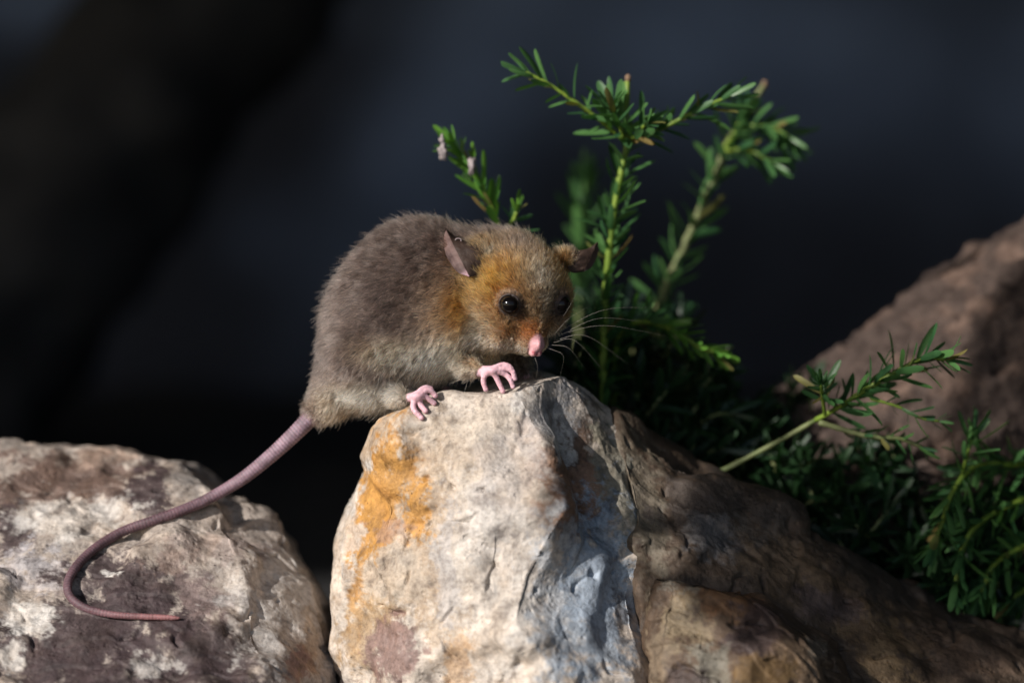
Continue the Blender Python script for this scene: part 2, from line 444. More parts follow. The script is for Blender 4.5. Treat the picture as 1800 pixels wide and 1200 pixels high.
blobs_c = [
 (700, 900, 110, 210, TAN, .55, -8), (820, 1080, 80, 90, (.42,.31,.21), .55, 20), (900, 960, 60, 40, (.40,.30,.22), .5, -30), (640, 1060, 60, 90, (.42,.30,.18), .6, 0), (860, 900, 40, 60, (.36,.33,.32), .5, 10), (820, 820, 36, 30, (.40,.33,.26), .6, 0),
 (1010, 850, 70, 150, RUST, .85, -10), (1000, 760, 60, 70, DARK, .7, 20), (1090, 860, 45, 120, OLIVE, .9, -12),
 (1035, 1050, 95, 160, BLUE, .95, 0), (1130, 800, 20, 90, (.30,.33,.34), .8, -15), (970, 730, 45, 60, (.34,.33,.33), .9, 35),  # BLUE is bluish quartz with some skylight tint painted in
 (980, 770, 18, 40, PALE, .8, -15), (920, 700, 30, 22, PALE, .7, 0), (880, 1000, 120, 180, PALE, .5, 0),
 (668, 885, 46, 150, OCHRE, .9, 14), (735, 910, 20, 60, OCHRE, .9, 0), (640, 960, 36, 150, OCHRE, .7, 10), (640, 1120, 60, 60, TAN, .7, 0),
 (690, 930, 45, 26, (.33,.22,.18), .6, 0), (690, 1010, 60, 50, CREAM, .9, 0), (690, 1140, 42, 55, (.22,.14,.13), .85, 10),
 (605, 1000, 14, 120, PALE, .6, 12), (620, 860, 12, 60, PALE, .8, 15), (800, 1160, 30, 60, OCHRE, .45, 0), (935, 790, 60, 22, (.33,.28,.26), .6, 60),
 (800, 760, 80, 40, CREAM, .6, 0), (780, 1000, 18, 120, (.38,.36,.36), .6, 0), (1090, 1080, 14, 60, DARK, .7, -15), (890, 830, 60, 80, (.42,.38,.36), .6, 0),
]
central_rock, bvh_c = make_rock('rock', 'tall pale rock with an ochre yellow side, the small animal perched on its top', rows_c, (880,672,.3),
    [8, 40, 46, 60, 70, 50, 50, 40, 12, 12], [50, 56, 56, 56, 50, 50, 40], WHITE, blobs_c, 3.0, group='boulders', strike=(.75, .35, -.35), ledge=.03, calm_top=True)

rows_l = [
 # left far      0              150            270             380            right silh     right back      back mid       back left
 [(-160,775,4), (0,785,4.0), (130,792,3.8), (240,790,3.6), (300,800,3.8), (340,822,4.6), (330,820,6.5), (120,785,8), (-120,785,8)],
 [(-170,840,2.4), (0,845,2.4), (140,850,2.2), (265,852,2.0), (350,858,2.2), (408,872,3.6), (400,880,7), (120,860,9), (-140,860,9)],
 [(-170,900,1.2), (0,905,1.2), (140,910,1.0), (270,905,.9), (385,900,1.0), (478,905,2.6), (470,915,7), (120,930,9.5), (-150,930,9.5)],
 [(-170,945,.6), (0,950,.5), (140,955,.2), (280,945,.0), (405,938,.2), (512,945,2.2), (505,960,7), (120,960,9.5), (-150,960,9.5)],
 [(-170,1020,-.8), (0,1025,-1.0), (145,1030,-1.1), (290,1030,-1.1), (430,1020,-.8), (548,1020,1.4), (540,1035,7), (120,1035,10), (-150,1035,10)],
 [(-170,1090,-1.9), (0,1095,-2.1), (150,1100,-2.3), (300,1100,-2.4), (450,1095,-1.9), (568,1095,.8), (560,1110,7), (120,1100,10), (-150,1100,10)],
 [(-170,1190,-3.3), (0,1200,-3.6), (150,1205,-4.0), (310,1205,-4.2), (470,1200,-3.4), (586,1195,.2), (575,1210,7), (120,1200,10), (-150,1200,10)],
 [(-170,1290,-4.2), (0,1300,-4.6), (150,1305,-5.0), (310,1305,-5.2), (480,1300,-4.2), (588,1295,0), (578,1310,7), (120,1300,10), (-150,1300,10)],
 [(-170,1560,-4.6), (0,1570,-5.0), (150,1570,-5.5), (310,1570,-5.6), (480,1570,-4.6), (580,1570,-.3), (575,1560,7), (120,1560,10), (-150,1560,10)],
]
blobs_l = [
 (110, 845, 170, 46, (.13,.085,.07), .95, -6), (262, 862, 44, 46, PURPLE, .95, 0), (15, 930, 48, 50, PURPLE, .95, 20), (180, 800, 60, 22, (.34,.25,.2), .6, 0),
 (120, 905, 110, 32, PALE, .7, -8), (60, 1000, 60, 40, (.44,.42,.44), .7, 0), (240, 1035, 125, 62, PURPLE, .95, 8), (300, 985, 55, 18, (.22,.16,.14), .7, 0),
 (130, 1120, 210, 85, PURPLE, .95, -4), (350, 1140, 150, 80, PURPLE, .9, 6), (230, 1190, 240, 50, PURPLE, .85, 0), (360, 1050, 60, 40, (.24,.18,.17), .7, 30),
 (50, 1080, 46, 34, PALE, .9, 20), (20, 1150, 26, 40, PALE, .8, 0), (195, 1012, 18, 9, PALE, 1.0, 0), (480, 1060, 80, 110, PALE, .6, 0), (370, 960, 90, 20, (.40,.32,.29), .6, 0),
 (525, 1160, 26, 26, (.24,.13,.11), .8, 0), (330, 840, 30, 40, (.33,.3,.28), .8, 0), (280, 1170, 40, 14, PALE, .5, 0), (120, 1030, 30, 10, (.3,.25,.23), .8, 0), (545, 1120, 20, 60, TAN, .5, 0),
]
left_rock, bvh_l = make_rock('rock', 'broad grey rock with purplish brown patches, the long tail lying on it', rows_l, (120,782,5.5),
    [30, 50, 56, 56, 56, 20, 10, 10, 10], [30, 36, 30, 46, 46, 56, 30, 20], (.40, .345, .305), blobs_l, 21.0, group='boulders', strike=(.1, .45, .8), big=.13, ledge=.09)

rows_r = [   # sloping slab to the right, shade also put into its dark base and upper edge
 [(1075,722,1.6), (1140,800,.9), (1250,836,1.0), (1360,884,1.4), (1460,937,1.8), (1570,1000,2.2), (1690,1062,2.6), (1830,1120,2.8), (1960,1180,3.4), (1700,1100,8), (1400,960,9), (1150,840,9)],
 [(1085,810,.2), (1150,862,-.6), (1245,905,-.7), (1345,955,-.4), (1440,1010,-.1), (1550,1075,.3), (1670,1130,.6), (1810,1180,1.0), (1950,1240,2.4), (1700,1200,10), (1400,1100,11), (1150,950,11)],
 [(1110,920,-.7), (1150,950,-1.5), (1235,995,-1.8), (1325,1045,-1.7), (1420,1100,-1.4), (1530,1160,-1.0), (1650,1210,-.7), (1800,1260,-.2), (1950,1300,2), (1700,1280,10), (1400,1200,11), (1150,1050,11)],
 [(1112,1040,-1.0), (1150,1070,-2.0), (1230,1110,-2.6), (1320,1150,-2.6), (1410,1200,-2.3), (1520,1260,-1.9), (1650,1300,-1.6), (1800,1330,-1.2), (1950,1380,2), (1700,1350,10), (1400,1300,11), (1150,1150,11)],
 [(1110,1560,-2.0), (1160,1560,-2.8), (1230,1560,-3.4), (1320,1560,-3.4), (1410,1560,-3.0), (1520,1560,-2.6), (1650,1560,-2.4), (1800,1560,-2.2), (1950,1560,2), (1700,1540,10), (1400,1540,11), (1150,1540,11)],
]
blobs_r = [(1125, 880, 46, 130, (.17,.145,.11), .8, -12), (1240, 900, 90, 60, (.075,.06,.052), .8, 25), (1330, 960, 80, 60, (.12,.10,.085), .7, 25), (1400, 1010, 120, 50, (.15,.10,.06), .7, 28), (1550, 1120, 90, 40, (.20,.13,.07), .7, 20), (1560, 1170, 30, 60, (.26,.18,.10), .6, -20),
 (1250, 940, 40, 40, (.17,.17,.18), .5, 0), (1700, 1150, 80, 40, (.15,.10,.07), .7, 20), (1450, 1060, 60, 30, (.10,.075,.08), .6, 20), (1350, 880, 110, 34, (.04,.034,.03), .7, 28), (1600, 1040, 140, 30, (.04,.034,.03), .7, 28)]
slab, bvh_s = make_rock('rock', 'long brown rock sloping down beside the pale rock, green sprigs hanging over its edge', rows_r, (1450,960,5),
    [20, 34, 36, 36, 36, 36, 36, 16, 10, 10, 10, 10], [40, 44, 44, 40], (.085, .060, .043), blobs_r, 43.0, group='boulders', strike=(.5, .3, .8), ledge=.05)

rows_f = [   # lower brown block in front of the slab
 [(1150,1010,-2.4), (1180,1015,-3.0), (1240,1025,-3.4), (1310,1045,-3.4), (1390,1085,-3.2), (1440,1115,-2.6), (1455,1118,-1.4), (1300,1040,-0.2)],
 [(1136,1060,-2.2), (1165,1065,-3.4), (1230,1075,-4.0), (1320,1095,-4.1), (1410,1130,-3.8), (1475,1150,-2.6), (1480,1150,-0.2), (1300,1080,1.6)],
 [(1128,1130,-2.1), (1160,1135,-3.8), (1225,1145,-4.6), (1320,1160,-4.8), (1420,1185,-4.3), (1492,1195,-2.6), (1495,1195,0.2), (1300,1150,2.2)],
 [(1124,1230,-2.1), (1160,1235,-4.1), (1225,1240,-5.0), (1320,1240,-5.2), (1425,1245,-4.6), (1500,1250,-2.6), (1500,1250,0.2), (1300,1240,2.2)],
 [(1120,1560,-2.1), (1160,1560,-4.3), (1225,1560,-5.4), (1320,1560,-5.6), (1425,1560,-5.0), (1510,1560,-2.6), (1510,1560,0.2), (1300,1560,2.2)],
]
blobs_f = [(1200, 1090, 46, 46, (0.207,0.161,0.104), .85, 0), (1290, 1060, 60, 36, (0.173,0.092,0.046), .8, 20), (1320, 1110, 60, 50, (0.069,0.049,0.049), .8, 10), (1250, 1170, 40, 40, (0.173,0.161,0.132), .8, 0),
 (1400, 1160, 60, 36, (0.190,0.132,0.086), .7, 20), (1160, 1160, 24, 60, (0.196,0.150,0.104), .7, 0), (1340, 1180, 50, 30, (0.150,0.092,0.035), .7, 0), (1440, 1140, 26, 20, (0.242,0.196,0.150), .7, 0), (1180, 1030, 30, 24, (0.184,0.179,0.161), .7, 0), (1210,1200,40,30,(0.063,0.046,0.046),.7,0)]
block, bvh_f = make_rock('rock', 'rusty brown broken block wedged low against the foot of the pale rock', rows_f, (1300,1037,-1.8),
    [24, 36, 44, 44, 36, 16, 12, 12], [36, 40, 40, 20], (.092, .062, .042), blobs_f, 67.0, group='boulders', big=.25, ledge=.08, strike=(.5, .5, .5))

# ------------------------------------------------------------------ weathered log
def log_material():
    m, nt, b = new_mat('weathered_wood')
    at = N(nt, 'ShaderNodeAttribute', attribute_name='pigment').outputs['Color']
    tc = N(nt, 'ShaderNodeTexCoord').outputs['Object']
    nz = noise_node(nt, tc, 220, 8, .65); n2 = noise_node(nt, tc, 900, 4)
    c = mix(nt, 0.8, at, ramp(nt, nz.outputs[0], [(0.33, (.35, .32, .32)), (0.55, (1, 1, 1)), (0.7, (1.3, 1.25, 1.2))]).outputs[0], 'MULTIPLY')
    nt.links.new(c, b.inputs['Base Color']); b.inputs['Roughness'].default_value = 0.85; b.inputs['Specular IOR Level'].default_value = 0.2
    bp = N(nt, 'ShaderNodeBump', Strength=0.8, Distance=0.0015); nt.links.new(nz.outputs[0], bp.inputs['Height']); nt.links.new(bp.outputs[0], b.inputs['Normal'])
    return m
def make_log():
    a = P(1195, 1150, 9.5); b = P(2375, 290, 10.5)
    n = 260; k = 200
    pts = a + (b - a) * np.linspace(0, 1, n)[:, None]
    t, nn, bb = frames(pts); ang = np.arange(k) / k * 2 * np.pi
    dirv = np.cos(ang)[None, :, None] * nn[:, None] + np.sin(ang)[None, :, None] * bb[:, None]
    axis = t[0]
    p0 = (pts[:, None] + 5.1 * dirv).reshape(-1, 3); d = dirv.reshape(-1, 3)
    along = p0 @ axis
    st = p0 - 0.6 * along[:, None] * axis                       # grain stretched along the log
    h = 0.5 * fbm(p0 * .16, 3) + 0.30 * fbm(st * .8, 5, .6) - 0.45 * smooth(.22, .5, fbm(st * 1.1 + 70, 4)) + .15 * fbm(p0 * 2.2, 5, .68) + facets(p0, 91, 1.6, .10, .07) - .22 * smooth(.5, .95, ridged((p0 - .88 * along[:, None] * axis) * .75 + 7, 3) * .6)
    v = p0 + d * h[:, None]
    pit = smooth(.25, .6, fbm(st * 1.1 + 70, 3)); mot = fbm(p0 * .6 + 12, 4)
    c = np.array([.070, .050, .042])[None] * (1 - pit[:, None]) + np.array([.02, .014, .012])[None] * pit[:, None]
    w = smooth(.05, .4, mot)[:, None]; c = c * (1 - w) + np.array([.135, .090, .070])[None] * w
    q = grid_quads(n, k, True)
    v = np.vstack([v, pts[:1], pts[-1:]]); c = np.vstack([c, c[:1], c[:1]])
    kk = np.arange(k); k2 = (kk + 1) % k
    tr = np.vstack([np.stack([k2, kk, np.full(k, n * k)], 1), np.stack([(n - 1) * k + kk, (n - 1) * k + k2, np.full(k, n * k + 1)], 1)])
    o = obj('log', mesh_data('log', v - a, q[:, ::-1], tr[:, ::-1], [log_material()], colors=np.clip(c, 0, 1))); o.location = a * CM
    return tag(o, 'weathered pinkish brown log leaning up behind the green sprigs', 'log')
make_log()

# ------------------------------------------------------------------ leafy sprigs
def leaf_mesh(name, bend, mat, width=.105, twist=0.0):
    ts = np.array([0, .1, .3, .55, .8, .93, 1.0]); ws = np.array([.018, .06, .095, .105, .098, .068, .016]) * width / .105 * .92
    vv = []
    for t, w in zip(ts, ws):
        z = bend * t * t; tw = twist * t
        for s in (-1, 0, 1):
            y = s * w; zz = z + (abs(s) * w * 0.32)
            vv.append([t - .12 * abs(bend) * t * t, y * math.cos(tw) - .0, zz + y * math.sin(tw)])
    return mesh_data(name, np.array(vv), grid_quads(7, 3, False), mats=[mat])
LEAVES = {m.name: [leaf_mesh('leaf', b, m, w, tw) for b, w, tw in ((.12, .105, 0), (.28, .10, .3), (-.12, .10, -.2), (.4, .095, 0), (.02, .115, .2))] for m in (M_LEAF, M_LEAF_SHADED, M_YOUNG, M_DEAD)}

def leaf_frame(T, side, ang, roll=0.0):
    d = T * math.cos(ang) + side * math.sin(ang)
    z = T - d * (T @ d)
    if np.linalg.norm(z) < 1e-3: z = side
    z = z / np.linalg.norm(z); y = np.cross(z, d)
    if roll:
        y, z = y * math.cos(roll) + z * math.sin(roll), z * math.cos(roll) - y * math.sin(roll)
    return np.stack([d, y, z], 1)

def grow(stem_pts, start, end, spacing, length, ang, rng, rosette=0):
    """leaf placements (pos, 3x3, length) along a stem."""
    pts = spline(stem_pts, 80); t, n, b = frames(pts)
    s = np.concatenate([[0], np.cumsum(np.linalg.norm(np.diff(pts, axis=0), axis=1))]); L = s[-1]
    out = []; x = start * L; phi = rng.uniform(0, 6.28)
    while x < end * L:
        i = min(int(np.searchsorted(s, x)), 79)
        f = x / L
        side = n[i] * math.cos(phi) + b[i] * math.sin(phi)
        a = math.radians(ang + rng.normal(0, 9)) * (1.0 - 0.25 * max(0, f - .7) / .3)
        out.append((pts[i], leaf_frame(t[i], side, a, rng.normal(0, .25)), 1.22 * length * rng.uniform(.55, 1.18) * (1 - .25 * max(0, f - .85) / .15), i / 80))
        phi += 2.4 + rng.normal(0, .2); x += .72 * spacing * rng.uniform(.7, 1.3)
    for k in range(rosette):
        phi = k * 2.4
        side = n[-1] * math.cos(phi) + b[-1] * math.sin(phi)
        out.append((pts[-1], leaf_frame(t[-1], side, math.radians(18 + 50 * k / max(rosette, 1)), 0), 1.2 * length * rng.uniform(.5, .8), 1.0))
    return pts, out

def sprig(label, stems, leafmat=M_LEAF, stemmat=M_STEM, tipmat=None, group='green leafy sprigs', name='leafy_sprig', joined=False, seed=0, cut=None):
    """stems: list of dict(p=[(px,py,d)..] , r=(r0,r1), leaves=(start,end,spacing,length,angle,rosette))"""
    rng = np.random.default_rng(100 + seed)
    first = np.array([P(*q) for q in stems[0]['p']])
    base = first[0]
    root = empty(name, base); tag(root, label, 'plant', group)
    big = []
    for st in stems:
        w = np.array([P(*q) for q in st['p']]) - base
        pts = spline(w, max(14, 6 * len(w)))
        r = np.linspace(st['r'][0], st['r'][1], len(pts)) * (1 + .10 * np.sin(np.arange(len(pts)) * 2.1))
        v, q, tr = tube(pts, r, 9)
        obj('stem', mesh_data('stem', v, q, tr, [st.get('mat', stemmat)]), root)
        if 'leaves' in st:
            s, e, sp, L, ang, ros = st['leaves']
            _, out = grow(w, s, e, sp, L, ang, rng, ros)
            for (pos, R, ln, f) in out:
                mat = leafmat
                if tipmat is not None and f > .86: mat = tipmat
                if rng.random() < .045: mat = M_DEAD
                if joined: big.append((pos, R, ln)); continue
                lo = obj('leaf', LEAVES[mat.name][rng.integers(5)], root)
                M = Matrix.Identity(4)
                for a in range(3):
                    for c in range(3): M[a][c] = R[a, c] * ln
                    M[a][3] = pos[a] * CM
                lo.matrix_basis = M
    if joined and big:
        tm = [np.array([v.co[:] for v in m.vertices]) / CM for m in LEAVES[leafmat.name]]
        V = []; Q = []; o = 0; gq = grid_quads(7, 3, False)
        for (pos, R, ln) in big:
            lv = tm[rng.integers(5)] @ R.T * ln + pos; V.append(lv); Q.append(gq + o); o += len(lv)
        tag(obj('foliage', mesh_data('foliage', np.vstack(V), np.vstack(Q), mats=[leafmat]), root), kind='stuff')
    if cut is not None:
        c = P(*cut) - base
        v, q, tr = tube(np.array([c - VU * .05, c + VU * .12]), np.array([.095, .088]), 10)
        obj('cut_end', mesh_data('cut_end', v, q, tr, [M_CUT]), root)
    return root

G = lambda px, d: (px, 1430, d)     # foot of a stem in the soil
def foot(px, d):
    k = (DIST + d) / DIST / 60.0
    base = CAM + (DIST + d) * VD
    return (px, 600 + (base[2] + 0.3) / (VU[2] * k), d)

# sprig just behind the animal's back
s1 = sprig('short bushy sprig with dry husks rising right behind the animal\'s back', [
    dict(p=[foot(905, 6), (912, 700, 5.0), (895, 470, 3.6), (872, 383, 3.2), (850, 335, 3.0), (837, 313, 3.0), (818, 285, 3.0), (798, 256, 2.8)], r=(.12, .07), leaves=(.86, .99, .075, .88, 50, 9), mat=M_STEM),
    dict(p=[(880, 405, 3.4), (900, 392, 3.1), (908, 372, 2.9)], r=(.07, .06), leaves=(.3, 1, .11, .75, 55, 4))],
    tipmat=M_YOUNG, seed=1)
for (hx, hy, hd, hs, hseed) in ((779, 266, 2.45, .27, 1), (829, 291, 2.5, .26, 2), (777, 245, 2.5, .14, 3)):
    c = P(hx, hy, hd)
    g = np.random.default_rng(hseed)
    th, ph = np.meshgrid(np.linspace(0, np.pi, 14), np.arange(18) / 18 * 2 * np.pi, indexing='ij')
    v = np.stack([np.sin(th) * np.cos(ph), np.sin(th) * np.sin(ph), np.cos(th)], -1).reshape(-1, 3)
    v = v * np.array([.55, .35, 1.0]) * hs * .8 * (1 + 1.3 * fbm(v * 1.5 + hseed * 9, 5, .7))[:, None]
    obj('husk', mesh_data('husk', v + c - np.array(s1.location) / CM, grid_quads(14, 18, True), mats=[M_HUSK]), s1)

# tall main sprig with two spreading arms
sprig('tallest upright sprig with two spreading arms and a cut stem top', [
    dict(p=[foot(1062, 5.5), (1060, 760, 4.6), (1062, 560, 4.0), (1070, 449, 3.6), (1082, 352, 3.2), (1094, 293, 3.0), (1103, 250, 2.9), (1101, 212, 2.8), (1103, 142, 2.7)], r=(.16, .085), leaves=(.50, .90, .12, .92, 62, 0)),
    dict(p=[(1100, 250, 2.9), (1059, 215, 2.5), (1012, 180, 2.2), (958, 144, 2.0), (925, 128, 1.9)], r=(.075, .05), leaves=(.12, .98, .17, .9, 55, 4)),
    dict(p=[(1104, 254, 2.9), (1144, 235, 2.6), (1207, 204, 2.4), (1250, 183, 2.3), (1284, 169, 2.3)], r=(.085, .055), leaves=(.1, .97, .19, .95, 50, 3)),
    dict(p=[(1101, 252, 2.9), (1090, 225, 2.4), (1075, 190, 2.0)], r=(.06, .04), leaves=(.1, 1, .085, 1.05, 50, 5)),
        dict(p=[(1104, 252, 2.8), (1120, 235, 2.2), (1135, 218, 1.8)], r=(.06, .04), leaves=(.1, 1, .10, .95, 52, 5)),
    ], tipmat=M_LEAF, seed=2, cut=(1104, 140, 2.7))

# blurred sprig behind it
sprig('pale thick-stemmed sprig bent over at the tip, behind the tallest sprig', [
    dict(p=[foot(1150, 10), (1150, 640, 9), (1165, 520, 8.4), (1183, 476, 8.2), (1218, 398, 8.0), (1261, 301, 7.8), (1273, 262, 7.7), (1316, 192, 7.5), (1343, 150, 7.4)], r=(.2, .10), leaves=(.52, .88, .16, 1.0, 60, 0), mat=M_STEMD),
    dict(p=[(1272, 265, 7.6), (1310, 262, 7.0), (1340, 275, 6.7), (1358, 286, 6.5)], r=(.08, .05), leaves=(.1, 1, .12, 1.0, 55, 5)),
    dict(p=[(1280, 250, 7.6), (1320, 222, 7.2), (1360, 225, 7.0), (1385, 240, 6.8)], r=(.08, .05), leaves=(.1, 1, .12, 1.05, 55, 5)),
    dict(p=[(1272, 262, 7.6), (1290, 235, 7.2), (1305, 205, 7.0)], r=(.08, .05), leaves=(.1, 1, .10, 1.0, 55, 5)),
    ], seed=3, cut=(1344, 150, 7.4))

# soft shoot far behind the head
sprig('faint broad-leaved shoot far behind between the ear and the tallest sprig', [
    dict(p=[foot(1010, 15), (1018, 560, 13.5), (1020, 450, 13), (1022, 380, 12.8), (1030, 320, 12.6)], r=(.14, .07), leaves=(.72, 1, .12, 1.3, 50, 8), mat=M_STEMD)], seed=4)

# sprigs of the low bush between the pale rock and the log
sprig('low sprig pointing its bright yellow-green tip toward the log', [
    dict(p=[foot(1090, 7), (1080, 800, 6), (1085, 600, 5), (1130, 565, 4.3), (1185, 580, 3.9), (1225, 607, 3.6), (1262, 622, 3.4)], r=(.14, .07), leaves=(.66, .99, .10, .9, 55, 6))], tipmat=M_YOUNG, seed=5)
sprig('sprig rising against the log with rounded leaves standing along its stem', [
    dict(p=[foot(1195, 6.5), (1200, 980, 5.0), (1225, 852, 3.6), (1280, 822, 3.2), (1360, 780, 2.8), (1434, 738, 2.4)], r=(.10, .075), mat=M_STEMD),
    dict(p=[(1434, 738, 2.4), (1475, 715, 1.7), (1508, 693, 1.3), (1570, 656, 1.0), (1625, 628, .8), (1660, 632, .7)], r=(.08, .06), leaves=(.12, .99, .10, 1.0, 58, 6)),
    dict(p=[(1450, 728, 1.7), (1446, 700, 1.2), (1443, 676, .7)], r=(.06, .05), leaves=(.4, 1, .08, .78, 60, 9)),
    dict(p=[(1440, 742, 1.8), (1527, 767, 1.8), (1580, 770, 1.8), (1620, 785, 2.0)], r=(.09, .06), leaves=(.2, 1, .22, .7, 55, 2), mat=M_STEMD),
    dict(p=[(1530, 700, 1.4), (1580, 715, 1.4), (1620, 735, 1.4), (1650, 740, 1.4)], r=(.05, .035), leaves=(.2, 1, .2, .6, 50, 3)),
    ], tipmat=M_LEAF, seed=6)
sprig('drooping bushy sprig hanging over the brown sloping rock by the log', [
    dict(p=[(1900, 800, 5), (1800, 815, 4), (1740, 815, 3.4), (1700, 830, 3.0), (1672, 870, 2.6), (1655, 920, 2.3), (1640, 960, 2.1)], r=(.11, .06), leaves=(.2, 1, .10, 1.0, 55, 6), mat=M_STEM),
    dict(p=[(1850, 860, 4.6), (1770, 890, 3.6), (1710, 930, 3.0), (1685, 990, 2.6), (1680, 1040, 2.5)], r=(.1, .06), leaves=(.1, 1, .10, 1.0, 55, 6)),
    dict(p=[(1880, 930, 4.6), (1800, 960, 3.4), (1750, 990, 2.9), (1725, 1040, 2.7)], r=(.1, .06), leaves=(.1, 1, .10, 1.05, 55, 6)),
    dict(p=[(1690, 840, 3.1), (1700, 800, 2.6), (1712, 760, 2.4)], r=(.06, .04), leaves=(.2, 1, .12, 1.0, 50, 4)),
    dict(p=[(1900, 1000, 5), (1830, 1020, 4), (1780, 1050, 3.4)], r=(.1, .06), leaves=(.1, 1, .10, 1.0, 55, 6)),
    ], leafmat=M_LEAF, seed=7)

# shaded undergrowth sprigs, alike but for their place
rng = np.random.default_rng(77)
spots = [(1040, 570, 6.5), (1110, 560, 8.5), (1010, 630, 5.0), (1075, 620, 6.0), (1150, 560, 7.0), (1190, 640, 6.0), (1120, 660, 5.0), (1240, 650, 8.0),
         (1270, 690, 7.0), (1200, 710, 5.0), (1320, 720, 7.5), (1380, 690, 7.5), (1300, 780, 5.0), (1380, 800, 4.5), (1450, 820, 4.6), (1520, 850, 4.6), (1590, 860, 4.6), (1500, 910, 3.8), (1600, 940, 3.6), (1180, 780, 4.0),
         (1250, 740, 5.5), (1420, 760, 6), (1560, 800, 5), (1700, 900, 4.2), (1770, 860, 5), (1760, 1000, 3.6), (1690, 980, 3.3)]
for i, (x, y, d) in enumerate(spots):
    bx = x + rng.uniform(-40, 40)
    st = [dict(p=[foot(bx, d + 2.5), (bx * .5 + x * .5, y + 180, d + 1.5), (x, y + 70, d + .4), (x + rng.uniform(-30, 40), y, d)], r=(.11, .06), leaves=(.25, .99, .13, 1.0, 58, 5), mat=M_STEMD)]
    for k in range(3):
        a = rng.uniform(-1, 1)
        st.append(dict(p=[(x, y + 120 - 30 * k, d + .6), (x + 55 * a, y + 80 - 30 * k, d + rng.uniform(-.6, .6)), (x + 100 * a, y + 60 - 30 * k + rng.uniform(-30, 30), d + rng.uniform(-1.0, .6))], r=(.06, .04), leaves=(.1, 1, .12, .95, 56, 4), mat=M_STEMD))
    sprig('shaded low leafy sprig in the dark undergrowth beside the rocks', st, leafmat=M_LEAF_SHADED, joined=True, group='shaded undergrowth sprigs', name='undergrowth_sprig', seed=20 + i)

# unseen leafy branch, added beyond the frame to shade the brown rocks
def shade_branch():
    s_ = SUN_TO; e_ = np.cross(s_, [0, 0, 1.0]); e_ = -e_ / np.linalg.norm(e_)
    if e_[0] < 0: e_ = -e_
    w_ = np.cross(s_, e_); w_ = w_ if w_[2] > 0 else -w_
    at = lambda u, w, t: F0 + u * e_ + w * w_ + t * s_
    top = at(6.0, -1.4, 62).copy(); top[2] = 60.1; top[1] = max(top[1], -38.2)
    root = empty('shade_branch', top); tag(root, 'unseen leafy branch added up front to shade the brown rocks', 'branch')
    rg = np.random.default_rng(5)
    V = []; Q = []; off = 0; gq = grid_quads(7, 3, False)
    lm = np.array([v.co[:] for v in LEAVES[M_LEAF_SHADED.name][0].vertices]) / CM
    ends = []
    for k in range(9):
        u = rg.uniform(4.0, 9.0); w = rg.uniform(-4.4, -.2)
        tip = at(u, w, 62 + rg.uniform(-3, 3)) - top
        mid = np.array([tip[0] * .5, tip[1] * .5, tip[2] * .45])
        v, q, tr = tube(spline([np.zeros(3), mid, tip], 16), np.linspace(.22, .08, 16), 7)
        obj('twig', mesh_data('twig', v, q, tr, [M_STEMD]), root)
    for k in range(210):
        u = rg.uniform(3.5, 9.6); w = rg.uniform(-5.0, .2)
        if u < 4.4 and w < -3.4: continue
        pos = at(u, w, 62 + rg.uniform(-3, 3)) - top
        d = rg.normal(size=3); d /= np.linalg.norm(d); z = rg.normal(size=3) * .6 + s_ * 1.2; z -= d * (z @ d); z /= np.linalg.norm(z)
        Rm = np.stack([d, np.cross(z, d), z], 1)
        lv = lm * np.array([1.0, 1.7, 1]) @ Rm.T * rg.uniform(1.3, 2.1) + pos
        V.append(lv); Q.append(gq + off); off += len(lv)
    tag(obj('foliage', mesh_data('foliage', np.vstack(V), np.vstack(Q), mats=[M_LEAF_SHADED]), root), kind='stuff')
shade_branch()

# ------------------------------------------------------------------ the animal
def PV(v):
    """animal frame (right, away, up in cm about the look-at point) -> world cm, many points."""
    v = np.asarray(v, float); k = (DIST + v[:, 1:2]) / DIST
    return CAM[None] + (DIST + v[:, 1:2]) * VD[None] + v[:, 0:1] * k * VR[None] + v[:, 2:3] * k * VU[None]
def hit_depth(bvh, px, py, default=0.0):
    d = P(px, py, 0) - CAM; d = d / np.linalg.norm(d)
    loc = bvh.ray_cast(Vector(CAM), Vector(d))[0]
    if loc is None: return default
    return float((np.array(loc) - CAM) @ VD - DIST)
def px2(px, py, d): return np.array([(px - 900) / 60.0, d, (600 - py) / 60.0])

# head frame
YAW, DIP = math.radians(30), math.radians(30)
HF = np.array([math.sin(YAW) * math.cos(DIP), -math.cos(YAW) * math.cos(DIP), -math.sin(DIP)])
HS = np.array([-math.cos(YAW), -math.sin(YAW), 0.0])
HT = np.cross(HS, HF)
HC = np.array([0.05, -0.30, 1.58])
def H(a, b, c): return HC + a * HF + b * HS + c * HT
EYE = (1.27, 0.80, 0.20)

VOX = 0.045
lo = np.array([-6.9, -2.9, -2.9]); hi = np.array([1.9, 3.1, 3.5])
dims = np.ceil((hi - lo) / VOX).astype(int)
sdf = np.full(dims, 5.0, dtype=np.float32)
def sub(mn, mx, pad):
    a = np.clip(np.floor((mn - pad - lo) / VOX).astype(int), 0, dims - 1); b = np.clip(np.ceil((mx + pad - lo) / VOX).astype(int) + 1, 1, dims)
    g = np.meshgrid(*[lo[i] + VOX * np.arange(a[i], b[i]) for i in range(3)], indexing='ij')
    return tuple(slice(a[i], b[i]) for i in range(3)), np.stack(g, -1).astype(np.float32)
def merge(sl, d, k, cutout=False):
    o = sdf[sl]
    if cutout:
        d = -d; h = np.clip(0.5 + 0.5 * (d - o) / k, 0, 1); sdf[sl] = o + (d - o) * h + k * h * (1 - h)
    else:
        h = np.clip(0.5 + 0.5 * (o - d) / k, 0, 1); sdf[sl] = o + (d - o) * h - k * h * (1 - h)
